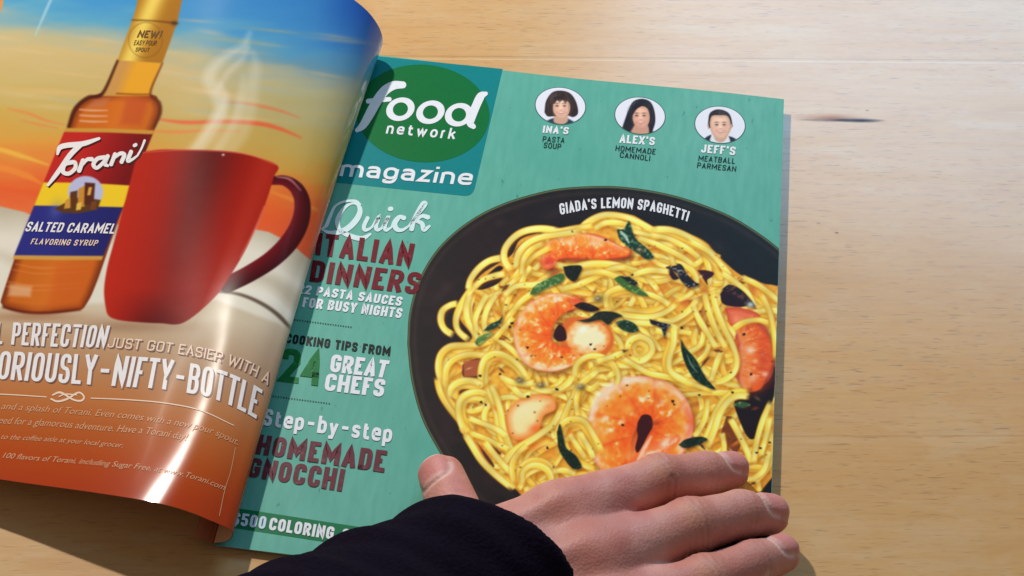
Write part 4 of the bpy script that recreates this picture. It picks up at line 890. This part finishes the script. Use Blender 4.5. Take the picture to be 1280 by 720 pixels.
    C.stroke([(147, 76), (128, 117), (110, 122), (94, 136), (86, 158)], [1.6, 2.2, 2.4, 2.6, 2.4], (70, 26, 14), .85, 1.2); C.stroke([(203, 79), (188, 116), (199, 128), (200, 142), (193, 158)], [1, 1.4, 2.2, 2.4, 2], (96, 40, 18), .75, 1.2); C.stroke([(146, 117), (170, 118), (187, 118)], 1, (120, 50, 24), .7, 1)
    for y in (137, 144, 151): C.stroke([(100, y), (116, y + 1), (134, y + 1)], [1, 1.4, .8], (232, 176, 140), .8, .8)
    C.poly([(118, 124), (138, 122), (130, 134), (106, 136)], (196, 116, 84), 3, .6); C.poly([(158, 122), (186, 122), (176, 156), (150, 156)], (196, 78, 40), 5, .6)
    C.poly([(174, -12), (230, -12), (222, 27), (203, 79), (147, 75), (165, 26), (170, 10)], lambda x, y, d: lerp((176, 116, 30), (242, 210, 96), np.exp(-(((x - 180 + (y - 30) * .42) / 13) ** 2))), .8)
    C.stroke([(165, 25), (190, 26), (221, 29)], [1, 1, 1.6], (120, 72, 20), .8, .8); C.blob(218, 29, 4, 3, (70, 40, 20), .8)
    C.stroke(ellipse_px(182, 50, 21, 22, .2, 20).tolist() + ellipse_px(182, 50, 21, 22, .2, 20)[:1].tolist(), .5, (128, 90, 40), .7, .7)
    # label
    qL = lambda y: 82 - (y - 160) * 0.405; qR = lambda y: 193 - (y - 162) * 0.405
    def band(y0, y1, y2, y3, col, a=1): C.poly([(qL(y0), y0), (qL(y0) + 55, y0 + .6), (qR(y1), y1), (qR(y2), y2), (qL(y3) + 55, y3 + 1), (qL(y3), y3)], col, .7, a)
    band(160, 163, 168, 165, (206, 150, 60))
    band(165, 168, 240, 228, lambda x, y, d: lerp((196, 40, 34), (120, 14, 18), np.clip((x - 110 + (y - 165) * .4) / 70, 0, 1))); band(228, 232, 260, 257, (244, 204, 40)); band(257, 259, 320, 320, lambda x, y, d: lerp((44, 46, 128), (34, 34, 104), np.clip((x - 60) / 80, 0, 1))); band(319, 320, 325, 324, (214, 156, 70))
    C.blob(70, 262, 8, 12, (110, 120, 190), .4, .4)
    C.poly(ellipse_px(107, 240, 22, 20), (188, 190, 222), .8); C.poly([(68, 261), (84, 252), (100, 246), (126, 250), (122, 262), (96, 267), (78, 266)], (92, 56, 26), .8)
    for p, c in (([(88, 240), (97, 238), (96, 258), (86, 258)], (96, 52, 26)), ([(98, 236), (106, 232), (106, 258), (97, 260)], (206, 140, 50)), ([(106, 228), (119, 229), (117, 256), (105, 256)], (88, 40, 24)), ([(111, 234), (115, 234), (113, 244), (109, 244)], (230, 170, 70)), ([(82, 250), (88, 247), (88, 260), (80, 261)], (210, 150, 60)), ([(96, 254), (102, 253), (101, 262), (95, 263)], (232, 190, 80)), ([(114, 252), (121, 251), (119, 262), (113, 262)], (120, 66, 30))): C.poly(p, c, .6)
    # foot of the bottle
    for y, r in ((330, 1.6), (337, 1), (352, 1.4), (358, 1)): C.stroke([(qL(y) + 6, y), (qL(y) + 40, y + 5), (qR(y) - 14, y + 2)], [.6, r, .6], (232, 130, 60), .6, .8)
    C.poly([(12, 355), (40, 358), (38, 371), (10, 370)], (236, 196, 160), 3, .6); C.stroke([(4, 384), (30, 390), (60, 391), (100, 387)], [1.4, 1.8, 1.8, 1.4], (96, 24, 8), .8, 1.5); C.poly([(70, 330), (120, 326), (100, 384), (60, 386)], (214, 96, 30), 6, .6)
    # mug
    C.blob(370, 300, 30, 70, (232, 110, 40), .0)
    hnd = [(338, 226), (356, 226), (371, 236), (378, 254), (375, 278), (362, 302), (340, 324), (312, 342), (284, 356)]
    C.stroke(hnd, [5, 6.5, 8.5, 10, 11, 11.5, 11, 10.5, 10], lambda t, a: lerp((60, 8, 16), (118, 16, 26), np.clip(a * .5 + .5, 0, 1)), 1, .8); C.stroke([(346, 221), (362, 224), (376, 238)], [.8, 1.6, .6], (226, 150, 150), .7, 1)
    MUG = [(172, 191), (200, 187), (232, 187), (270, 188), (304, 192), (346, 206), (342, 222), (334, 248), (322, 280), (306, 314), (288, 344), (268, 372), (230, 403), (200, 404), (170, 402.5), (148, 400), (136, 395), (132, 384), (130, 362), (134, 334), (142, 304), (152, 268), (162, 230)]
    def mugc(x, y, d):
        u = (x - (165 + (y - 190) * -.15)) / (180 - (y - 190) * .25)
        c = lerp((192, 40, 22), (164, 28, 16), np.clip(u * 2, 0, 1)); k = np.exp(-((u - .55) / .2) ** 2) * np.clip(1.15 - (y - 190) / 190, 0, 1) * .62; c = c * (1 - k[..., None]) + np.array([70, 8, 10]) * k[..., None]
        k = np.clip((y - 360) / 45, 0, 1) * np.exp(-((x - 195) / 40) ** 2) * .9; c = c * (1 - k[..., None]) + np.array([92, 12, 14]) * k[..., None]
        k = np.exp(-((u - .97) / .1) ** 2) * .55; return c * (1 - k[..., None]) + np.array([192, 50, 30]) * k[..., None]
    C.poly(MUG, mugc, .8, smooth=True); C.stroke([(173, 191), (232, 187.6), (304, 192), (345, 206)], [.5, .8, .8, .5], (236, 110, 90), .7, .7); C.blob(279, 193.5, 1.6, 1.3, (255, 255, 250), 1); C.stroke([(330, 258), (318, 288), (300, 322)], [.5, 1.4, .5], (244, 150, 130), .55, 1.2)
    C.blur(1); return C
def advert_page():
    C = paint_advert()
    X = qx.copy(); Y = qy.copy()
    for j in range(NV):                                           # beyond the turn the print simply runs on into the gutter
        k = SIL[j]
        if k > 0:
            i = np.arange(k); X[j, :k] = qx[j, k] + (k - i) * 0.5; Y[j, :k] = qy[j, k] + (k - i) * 0.12
    col = s2l(C.sample(X.ravel(), Y.ravel()))
    m, nt, b = new_mat('glossy_advert_print', 0.115, 0.36)
    a = nt.nodes.new('ShaderNodeVertexColor'); a.layer_name = 'col'; nt.links.new(a.outputs['Color'], b.inputs['Base Color'])
    tc = nt.nodes.new('ShaderNodeTexCoord'); n = nt.nodes.new('ShaderNodeTexNoise'); n.inputs['Scale'].default_value = 45; n.inputs['Detail'].default_value = 2; nt.links.new(tc.outputs['Object'], n.inputs['Vector'])
    bp = nt.nodes.new('ShaderNodeBump'); bp.inputs['Strength'].default_value = 0.025; bp.inputs['Distance'].default_value = 0.002
    nt.links.new(n.outputs['Fac'], bp.inputs['Height']); nt.links.new(bp.outputs[0], b.inputs['Normal'])
    return link('advert_page', PP, grid_faces(NS, NV)[:, ::-1], m, mag, col)
ad = advert_page()
s_, v_ = np.meshgrid(np.linspace(0.004, 1, 260), np.linspace(0, 1, 60))
link('page_back', page(s_.ravel(), v_.ravel(), -0.00022), grid_faces(260, 60), ink('glow_tinted_paper', 226, 176, 130, rough=0.6), ad)  # warm tint stands for light glowing through the printed leaf
def page_text(name, s, base, tops, mat, font=False, off=1.6e-4, **kw):
    sh, w = (font_text if font else stroke_text)(s, **kw)
    sh = bend(sh, w, P2S(base), P2S(tops))
    return sh if name is None else link(name, *merge(sh, on_page, off), mat, ad, smooth=False)
A_white = ink('advert_white_ink', 238, 232, 230, rough=.2); A_pale = ink('advert_pale_ink', 240, 210, 184, rough=.2); A_soft = ink('advert_text_ink', 214, 156, 116, rough=.2); A_drop = ink('advert_drop_ink', 128, 92, 84, rough=.2); A_dark = ink('advert_dark_ink', 112, 76, 30, rough=.2)
def ad_line(name, s, base, tops, mat, drop=True, **kw):
    if drop:
        d = 1.6; page_text('lettering_shadow', s, [(x + d, y + d * .8) for x, y in base], [(x + d, y + d * .8) for x, y in tops], A_drop, off=9e-5, **kw)
    page_text(name, s, base, tops, mat, **kw)
ad_line('slogan_lettering', 'L PERFECTION', [(-6, 430), (60, 433.5), (131, 435)], [(-3, 403), (64, 404.5), (138, 407.5)], A_white, wd=.4, hw=.065, gap=.085, space=.3)
ad_line('slogan_lettering', 'JUST GOT EASIER WITH A', [(134, 434.5), (172, 437.5), (210, 441), (248, 447), (280, 455), (312, 468), (334, 482)], [(137, 422), (175, 424.5), (213, 428.5), (250, 434), (284, 442), (317, 454.5), (339, 468)], A_pale, wd=.78, hw=.07, gap=.16, space=.45)
ad_line('slogan_lettering', 'ORIOUSLY-NIFTY-BOTTLE', [(-4, 474), (50, 477.5), (110, 481), (160, 484), (208, 487.5), (253, 495), (290, 508), (320, 524)], [(1, 439), (56, 441.5), (114, 443.5), (168, 446), (214, 450), (258, 458), (297, 471), (328, 488)], A_white, wd=.40, hw=.062, gap=.075, space=.3)
for s, b_, t_ in (('milk, and a splash of Torani. Even comes with a new pour spout.', [(-26, 510), (40, 514), (112, 519.5), (180, 526), (236, 535), (297, 557)], 8.5), ('need for a glamorous adventure. Have a Torani day!', [(-8, 529), (60, 533), (127, 538.5), (185, 543), (234, 551)], 9),
                  ('Go to the coffee aisle at your local grocer.', [(-14, 548), (60, 552), (110, 556), (153, 560)], 6.5), ('100 flavors of Torani, including Sugar Free, at www.Torani.com', [(3, 572.5), (60, 577), (120, 581.5), (180, 587.5), (233, 597), (280, 613)], 7)):
    page_text('small_print_lettering', s, b_, [(x + 2.6, y - t_) for x, y in b_], A_soft, font=True, shear=0.25, bold=0.0)
def page_strokes(name, strokes, mat, off=1.6e-4, cap=True):
    return link(name, *merge(px_strokes(strokes, P2S, cap), on_page, off), mat, ad, smooth=False)
page_strokes('rule_line', [[(-20, 492, 1.3), (20, 494, 1.3), (58, 496.5, 1.2)], [(114, 498, 1.2), (160, 500, 1.4), (205, 504, 1.4), (250, 513, 1.3), (292, 532, 1)]], A_pale)
page_strokes('scroll_ornament', [[(66, 494, 2), (76, 491, 2.6), (92, 500, 2.2), (102, 501, 2.4), (105, 496, 2), (98, 491, 2.2), (84, 499, 2.6), (72, 502, 2.4), (64, 499, 2)], [(74, 496, 1.4), (82, 493, 1.6), (96, 494, 1.4)]], A_pale)
page_strokes('border_line', [[(294, 560, .9), (288, 590, .9), (281, 612, .9), (274, 645, .9)]], A_soft)
torani = [[(72, 193, 3), (75, 185, 6), (84, 182, 6.5), (104, 180, 6.5), (124, 173.5, 3.5)], [(101, 181, 6.5), (88, 194, 6.5), (76, 211, 6), (67, 223, 5), (60, 232, 3)],
          [(91, 203, 5.5), (81, 206, 5.5), (79, 215, 5.5), (86, 217.5, 5), (94, 211, 5), (94, 204, 5), (90, 203, 5)], [(104, 201, 5.5), (99, 214, 5.5)], [(103, 207, 3), (109, 200, 4.5), (115, 199.5, 5.5)],
          [(131, 197, 5), (122, 199, 5.2), (117, 206, 5.2), (121, 210.5, 4.6), (129, 204, 4.6), (135, 195.5, 5)], [(135, 195.5, 5), (131, 205, 5), (135, 207.5, 3.5)], [(144, 193, 5), (139, 206, 5)], [(142, 199, 3), (150, 192.5, 4.8), (155.5, 194, 5.2), (152, 203, 5)], [(164, 190, 5), (160, 201, 5), (165, 200, 3.5), (172, 195, 2.5)], [(168, 182.5, 4.2), (170, 181.3, 4.2)], [(172, 195, 2.5), (177, 186, 2.5), (181, 176, 3)]]
page_strokes('bottle_brand_lettering', torani, A_white, 1.9e-4)
page_strokes('bottle_brand_shadow', [[(x + 1.5, y + 1.6, w) for x, y, w in st] for st in torani], ink('brand_shadow_ink', 70, 10, 20, rough=.2), 9e-5)
page_text('syrup_lettering', 'SALTED CARAMEL', [(31, 289.5), (86, 291), (142, 292.5)], [(36, 277.5), (91, 279), (147, 280)], A_white, wd=.62, hw=.085, gap=.13, space=.35)
page_text('syrup_lettering', 'FLAVORING SYRUP', [(38, 305.5), (80, 307), (121, 307.6)], [(41, 298.5), (83, 299.6), (124, 300.5)], A_pale, wd=.62, hw=.08, gap=.2, space=.4)
page_text('seal_lettering', 'NEW!'.replace('!', ''), [(171, 47), (197, 48)], [(175, 38), (200, 39)], A_dark, wd=.7, hw=.09, gap=.1)
page_text('seal_lettering', 'EASY POUR', [(167, 56.5), (195, 57)], [(169, 50.5), (197, 51)], A_dark, wd=.7, hw=.07, gap=.15); page_text('seal_lettering', 'SPOUT', [(169, 64.5), (186, 65)], [(170.5, 59.5), (187.5, 60)], A_dark, wd=.7, hw=.07, gap=.15)
page_strokes('seal_lettering', [[(199.5, 48, 1.2), (199.6, 47.6, 1.2)], [(200.5, 45.6, 1.6), (203, 39, 1.9)]], A_dark)
# narrow stub of another leaf beside the spine
def stub():
    a = np.array([(0.0, 0.0026), (-0.0012, 0.0046), (-0.004, 0.0056), (-0.0068, 0.0052)]); V = []; n = 40
    c = catmull(a, 6)
    for y in np.linspace(0.0004, MH * .985, n):
        for p in c: V.append((p[0], y, p[1]))
    return link('leaf_stub', np.array(V), grid_faces(len(c), n), ink('pinkish_paper', 190, 120, 88), mag)
stub()

# ================================================================== PERSON : the hand and its sleeve
def surface_nets(F, org, h):
    ins = F < 0; nx, ny, nz = F.shape
    c = [(i, j, k) for i in (0, 1) for j in (0, 1) for k in (0, 1)]
    sub = lambda A, o: A[o[0]:nx - 1 + o[0], o[1]:ny - 1 + o[1], o[2]:nz - 1 + o[2]]
    cnt = sum(sub(ins, o).astype(np.int8) for o in c); cells = np.argwhere((cnt > 0) & (cnt < 8))
    acc = np.zeros((len(cells), 3)); num = np.zeros(len(cells))
    for a in c:
        for ax in range(3):
            if a[ax]: continue
            b = list(a); b[ax] = 1
            fa = F[cells[:, 0] + a[0], cells[:, 1] + a[1], cells[:, 2] + a[2]]; fb = F[cells[:, 0] + b[0], cells[:, 1] + b[1], cells[:, 2] + b[2]]
            m = (fa < 0) != (fb < 0); t = np.where(m, fa / np.where(m, fa - fb, 1), 0)
            p = np.tile(np.array(a, float), (len(cells), 1)); p[:, ax] += t; acc[m] += p[m]; num[m] += 1
    V = org + h * (cells + acc / num[:, None])
    idx = np.full((nx, ny, nz), -1, np.int64); idx[cells[:, 0], cells[:, 1], cells[:, 2]] = np.arange(len(cells)); Q = []
    for ax in range(3):
        u, w = (ax + 1) % 3, (ax + 2) % 3
        A = np.moveaxis(ins, ax, 0); s = np.argwhere(np.moveaxis(A[:-1] != A[1:], 0, ax))
        s = s[(s[:, u] > 0) & (s[:, w] > 0) & (s[:, u] < F.shape[u] - 1) & (s[:, w] < F.shape[w] - 1)]
        g = lambda du, dw: idx[tuple((s - (np.eye(3, dtype=int)[u] * du + np.eye(3, dtype=int)[w] * dw)).T)]
        q = np.stack([g(1, 1), g(0, 1), g(0, 0), g(1, 0)], 1); flip = ~ins[tuple(s.T)]
        q[flip] = q[flip][:, ::-1]; Q.append(q)
    Q = np.vstack(Q); return V, Q[(Q >= 0).all(1)]
def smin(a, b, k): h = np.clip(0.5 + 0.5 * (b - a) / k, 0, 1); return b * (1 - h) + a * h - k * h * (1 - h)
def cone(P, a, b, ra, rb):
    d = b - a; t = np.clip(((P - a) @ d) / (d @ d), 0, 1)
    return np.linalg.norm(P - a - t[..., None] * d, axis=-1) - (ra + (rb - ra) * t)
def J(px, py, z): return U(px, py, z / 1000.0) * 1000.0
FING = {  # joints: photo pixel, height mm, radius mm
 'index': [(700, 650, 33, 12.5), (824, 600, 25, 8.9), (880, 592, 18, 8.0), (914, 588, 12.5, 7.1)],
 'middle': [(735, 708, 34, 13.0), (862, 659, 27, 10.0), (925, 643, 19, 8.7), (962, 643, 13.0, 7.6)],
 'ring': [(757, 770, 32, 12.0), (880, 728, 26, 9.2), (940, 705, 18, 8.2), (976, 692, 11.5, 7.2)],
 'little': [(775, 830, 28, 10.5), (885, 795, 22, 7.8), (935, 772, 15, 7.0), (965, 760, 10.5, 6.2)],
 'thumb': [(625, 715, 26, 13.0), (578, 662, 17, 10.2), (552, 597, 11.0, 8.9)],
}
JT = {k: [(J(a, b, c), r) for a, b, c, r in v] for k, v in FING.items()}
WR = J(560, 800, 42)
def build_hand():
    h = 0.75
    allp = np.array([p for v in JT.values() for p, _ in v] + [WR]); lo = allp.min(0) - 26; hi = allp.max(0) + 24; lo[2] = -2
    n = np.ceil((hi - lo) / h).astype(int)
    ax = [lo[i] + h * np.arange(n[i]) for i in range(3)]
    P = np.stack(np.meshgrid(*ax, indexing='ij'), -1).astype(np.float32).astype(float)
    def chain(js, k=2.5):
        d = None
        for (a, ra), (b, rb) in zip(js[:-1], js[1:]):
            c = cone(P, a, b, ra, rb); d = c if d is None else smin(d, c, k)
        return d
    fing = {k: chain(v) for k, v in JT.items()}
    for k in ('index', 'middle', 'ring', 'little'):                # knuckles
        (a, ra), (b, rb), (c, rc) = JT[k][0], JT[k][1], JT[k][2]
        fing[k] = smin(fing[k], np.linalg.norm(P - (b + np.array([0, 0, 0.9])), axis=-1) - rb * 0.95, 3.0)
    d4 = np.minimum(np.minimum(fing['index'], fing['middle']), np.minimum(fing['ring'], fing['little']))
    d4 = smin(smin(fing['index'], fing['middle'], 0.9), smin(fing['ring'], fing['little'], 0.9), 0.9)
    palm = None
    base = {'index': J(600, 700, 29), 'middle': J(600, 745, 36), 'ring': J(610, 800, 36), 'little': J(625, 850, 32)}
    for k in base:
        a, ra = JT[k][0]; web = a + (JT[k][1][0] - a) * 0.42
        c = smin(cone(P, base[k], a, 16.5, ra), cone(P, a, web, ra, ra * .80), 6)
        palm = c if palm is None else smin(palm, c, 9)
    palm = smin(palm, cone(P, WR + np.array([-30, -35, 12.]), J(600, 745, 34), 24, 20), 12)
    for k in ('middle', 'ring'):
        palm = smin(palm, np.linalg.norm(P - (JT[k][0][0] + np.array([0, 0, 3.0])), axis=-1) - JT[k][0][1] * 0.86, 6)
    d = smin(d4, palm, 4.5)
    th = smin(fing['thumb'], cone(P, JT['thumb'][0][0], J(600, 760, 32), 13, 18), 6)
    d = smin(d, th, 5.0)
    # extensor tendons
    for k in ('index', 'middle', 'ring'):
        a = JT[k][0][0] + np.array([0, 0, JT[k][0][1] * .86]); b = base[k] + np.array([0, 0, 16.5 * .9]); d = smin(d, cone(P, a, b, 1.7, 1.4), 5)
    # creases over the joints
    def crease(c, axis, amp, wl, wid, rad):
        nonlocal d
        q = P - c; t = q @ axis; m = np.exp(-(t / wid) ** 2) * np.exp(-((q - t[..., None] * axis) ** 2).sum(-1) / rad ** 2) * (P[..., 2] > c[2])
        d = d + amp * np.cos(t * 2 * math.pi / wl + 1.2 * np.sin(q[..., 1] * .7)) * m
    for k in ('index', 'middle', 'ring', 'little'):
        for i, amp in ((1, .55), (2, .26)):
            c, r = JT[k][i]; x = JT[k][i + 1][0] - JT[k][i - 1][0]; x = x / np.linalg.norm(x); crease(c, x, amp, 2.9, 3.0, r * 1.2)
    c, r = JT['thumb'][1]; x = JT['thumb'][2][0] - JT['thumb'][0][0]; crease(c, x / np.linalg.norm(x), .3, 2.8, 4, 14)
    # nails
    nails = []
    for k in JT:
        (a, ra), (b, rb) = JT[k][-2], JT[k][-1]; ax_ = (b - a) / np.linalg.norm(b - a)
        up = np.array([0, 0, 1.0]) if k != 'thumb' else np.array([-0.62, -0.05, 0.78])
        if k != 'thumb': up = up + np.array([0.0, 0.22, 0])
        up = up - ax_ * (up @ ax_); up /= np.linalg.norm(up); sd = np.cross(ax_, up)
        L = np.linalg.norm(b - a); Ln = 1.32 * rb; t0 = L - rb * .12
        nails.append((a, ax_, up, sd, t0, Ln * .70, rb, k))
        q = P - a; t = q @ ax_; u = q @ up; s = q @ sd
        near = (np.abs(t - t0) < 14) & (u > 0) & (np.abs(s) < 11)
        e = np.maximum((np.abs(t - t0) / (Ln * .70)) ** 3.0, 0) + (np.abs(s) / (rb * .76)) ** 3.0; e = e ** (1 / 3.0)
        d = np.where(near & (e < 1.6), d + 0.55 * np.exp(-((e - 1.06) / .11) ** 2) - 0.22 * np.clip((1 - e) * 8, 0, 1), d)
    # rests on what lies beneath, never inside it
    floor = 6.0 - P[..., 2] if True else 0
    d = np.maximum(d, floor - 0.2)
    V, Q = surface_nets(d, lo, h)
    # a little relaxation of the net, then the colour of the skin
    col = np.tile(np.array([202, 141, 132], float), (len(V), 1))
    nz = vnoise(V[:, 0] / 7 + 9, V[:, 1] / 7 + V[:, 2] / 9, 41); n2 = vnoise(V[:, 0] / 2.2, V[:, 1] / 2.2 + V[:, 2] / 3, 42)
    col += ((nz - .5) * 38)[:, None] * np.array([.5, 1, .9]) + ((n2 - .5) * 12)[:, None]
    R_ = random.Random(3)
    def tint(c, r, rgb_, a):
        nonlocal col
        k = np.exp(-((V - c) ** 2).sum(1) / r ** 2)[:, None] * a; col = col * (1 - k) + np.array(rgb_) * k
    for k_ in range(46):                                           # blotches
        c = V[int(R_.random() * len(V))]; tint(c, R_.uniform(3, 8), R_.choice([(206, 118, 104), (186, 112, 100), (212, 166, 150), (178, 124, 116), (200, 128, 112)]), R_.uniform(.15, .4))
    for a, b in (((640, 668), (720, 640)), ((650, 700), (700, 676)), ((660, 690), (760, 668)), ((700, 676), (790, 640))):   # veins
        for t in np.linspace(0, 1, 14): tint(J(a[0] + (b[0] - a[0]) * t + 4 * math.sin(t * 7), a[1] + (b[1] - a[1]) * t, 47 - 8 * t), 5.0, (160, 126, 128), .10)
    for k in JT:
        js = JT[k]
        tint(js[-1][0] + (js[-1][0] - js[-2][0]) * .25, 11, (194, 120, 106), .7)
        for (p, r) in js[:-2]: tint(p + np.array([0, 0, r]), 13, (194, 120, 104), .6)
        if k != 'thumb': tint(js[1][0] + np.array([0, -1.5, js[1][1]]), 5.5, (214, 168, 142), .6)
        tint(js[-2][0] + np.array([0, 0, js[-2][1]]), 8, (196, 138, 120), .4)
    tint(JT['thumb'][2][0], 16, (200, 114, 94), .55)
    for k in JT:                                                   # darker lines in the creases over the joints
        for i, amp in ((1, .16), (2, .10)):
            if i + 1 >= len(JT[k]): continue
            c, r = JT[k][i]; x = JT[k][i + 1][0] - JT[k][i - 1][0]; x = x / np.linalg.norm(x); q = V - c; t = q @ x
            g_ = np.exp(-(t / 3.6) ** 2) * np.exp(-((q - t[:, None] * x) ** 2).sum(1) / (r * 1.3) ** 2) * (V[:, 2] > c[2])
            col = col * (1 - amp * g_ * (0.5 + 0.5 * np.cos(t * 2 * math.pi / 2.5 + 1.2 * np.sin(q[:, 1] * .7))) ** 2)[:, None]
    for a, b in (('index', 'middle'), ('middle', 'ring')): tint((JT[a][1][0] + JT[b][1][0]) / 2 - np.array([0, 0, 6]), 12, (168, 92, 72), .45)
    tint(J(840, 593, 34), 1.0, (120, 70, 60), .8)
    for a, ax_, up, sd, t0, hl, rb, k in nails:
        q = V - a; t = q @ ax_; u = q @ up; s = q @ sd; e = ((np.abs(t - t0) / hl) ** 3.0 + (np.abs(s) / (rb * .76)) ** 3.0) ** (1 / 3.0)
        m = (np.clip((1.0 - e) * 9, 0, 1) * (u > 0))[:, None]; tip = np.clip((t - t0 - hl * .60) / 1.0, 0, 1)[:, None]; lun = np.clip((-(t - t0) - hl * .55) / 1.2, 0, 1)[:, None]
        nc = np.array([206, 134, 128.]) * (1 - tip) + np.array([226, 206, 196.]) * tip; nc = nc * (1 - lun * .6) + np.array([222, 186, 178.]) * lun * .6
        col = col * (1 - m * .9) + nc * m * .9
        rim = (np.exp(-((e - 1.08) / .1) ** 2) * (u > 0))[:, None] * np.where(t < t0, .75, .25)[:, None]; col = col * (1 - rim) + np.array([228, 198, 188.]) * rim  # highlight along the cuticle fold, painted into the skin colour
    m, nt, b = new_mat('skin', 0.5, 0.35)
    N, L = nt.nodes, nt.links; a = N.new('ShaderNodeVertexColor'); a.layer_name = 'col'; L.new(a.outputs['Color'], b.inputs['Base Color'])
    b.inputs['Subsurface Weight'].default_value = 0.18; b.inputs['Subsurface Radius'].default_value = (1.0, 0.35, 0.2); b.inputs['Subsurface Scale'].default_value = 0.004
    tc = N.new('ShaderNodeTexCoord'); n1 = N.new('ShaderNodeTexVoronoi'); n1.inputs['Scale'].default_value = 900; L.new(tc.outputs['Object'], n1.inputs['Vector'])
    n2_ = N.new('ShaderNodeTexNoise'); n2_.inputs['Scale'].default_value = 190; n2_.inputs['Detail'].default_value = 4; L.new(tc.outputs['Object'], n2_.inputs['Vector'])
    ad_ = N.new('ShaderNodeMath'); ad_.operation = 'ADD'; L.new(n1.outputs['Distance'], ad_.inputs[0]); L.new(n2_.outputs['Fac'], ad_.inputs[1])
    bp = N.new('ShaderNodeBump'); bp.inputs['Strength'].default_value = 0.26; bp.inputs['Distance'].default_value = 0.0004; L.new(ad_.outputs[0], bp.inputs['Height']); L.new(bp.outputs[0], b.inputs['Normal'])
    o = link('person', V / 1000.0, Q, m, None, s2l(col / 255.0))
    md = o.modifiers.new('relax', 'SMOOTH'); md.factor = 0.5; md.iterations = 2
    o['label'] = 'right hand in a dark navy sleeve pressing the magazine flat over the pasta picture'; o['category'] = 'person'
    return o
person = build_hand()
def build_sleeve():
    h = 1.5
    A0, A, B = J(205, 1030, 78), J(395, 885, 60), J(592, 742, 46)
    dr = (B - A) / np.linalg.norm(B - A)
    lo = np.minimum(np.minimum(A0, A), B) - 60; hi = np.maximum(np.maximum(A0, A), B) + 62; lo[2] = 2
    n = np.ceil((hi - lo) / h).astype(int); P = np.stack(np.meshgrid(*[lo[i] + h * np.arange(n[i]) for i in range(3)], indexing='ij'), -1)
    t = (P - B) @ dr; q = P - B - t[..., None] * dr; phi = np.arctan2(q[..., 2], q @ np.cross(dr, [0, 0, 1.0]))
    d = smin(cone(P, A, B + dr * 22, 42, 33), cone(P, A0, A, 46, 42), 20)
    fold = 1.3 * np.sin(t * .21 + 1.6 * np.sin(phi * 2)) * np.exp(-((t + 18) / 40) ** 2) + 0.9 * np.sin(t * .11 + phi * 3) + .5 * np.sin(t * .43 + phi * 5)
    d = d + fold
    end = t - 17.5 - 3.0 * np.sin(phi * 2 + .6)
    k = 11.0; hh = np.clip(0.5 - 0.5 * (end - d) / k, 0, 1); dd = end * (1 - hh) + d * hh + k * hh * (1 - hh)
    inner = np.maximum(d + 3.2, -(t + 60)); dd = np.maximum(dd, -inner)
    dd = np.maximum(dd, 5.0 - P[..., 2])
    V, Q = surface_nets(dd, lo, h)
    m, nt, b = new_mat('navy_fleece', 0.95, 0.04, (0.0055, 0.0055, 0.0105, 1))
    b.inputs['Sheen Weight'].default_value = 0.006; b.inputs['Sheen Roughness'].default_value = 0.5; b.inputs['Sheen Tint'].default_value = (0.5, 0.55, 0.9, 1)
    N, L = nt.nodes, nt.links; tc = N.new('ShaderNodeTexCoord'); n_ = N.new('ShaderNodeTexNoise'); n_.inputs['Scale'].default_value = 700; n_.inputs['Detail'].default_value = 4; L.new(tc.outputs['Object'], n_.inputs['Vector'])
    r = N.new('ShaderNodeValToRGB'); r.color_ramp.elements[0].color = (0.003, 0.002, 0.005, 1); r.color_ramp.elements[1].color = (0.010, 0.0065, 0.016, 1); L.new(n_.outputs['Fac'], r.inputs[0]); L.new(r.outputs[0], b.inputs['Base Color'])
    bp = N.new('ShaderNodeBump'); bp.inputs['Strength'].default_value = 0.6; bp.inputs['Distance'].default_value = 0.001; L.new(n_.outputs['Fac'], bp.inputs['Height']); L.new(bp.outputs[0], b.inputs['Normal'])
    o = link('sleeve', V / 1000.0, Q, m, person); md = o.modifiers.new('relax', 'SMOOTH'); md.factor = .5; md.iterations = 3
build_sleeve()
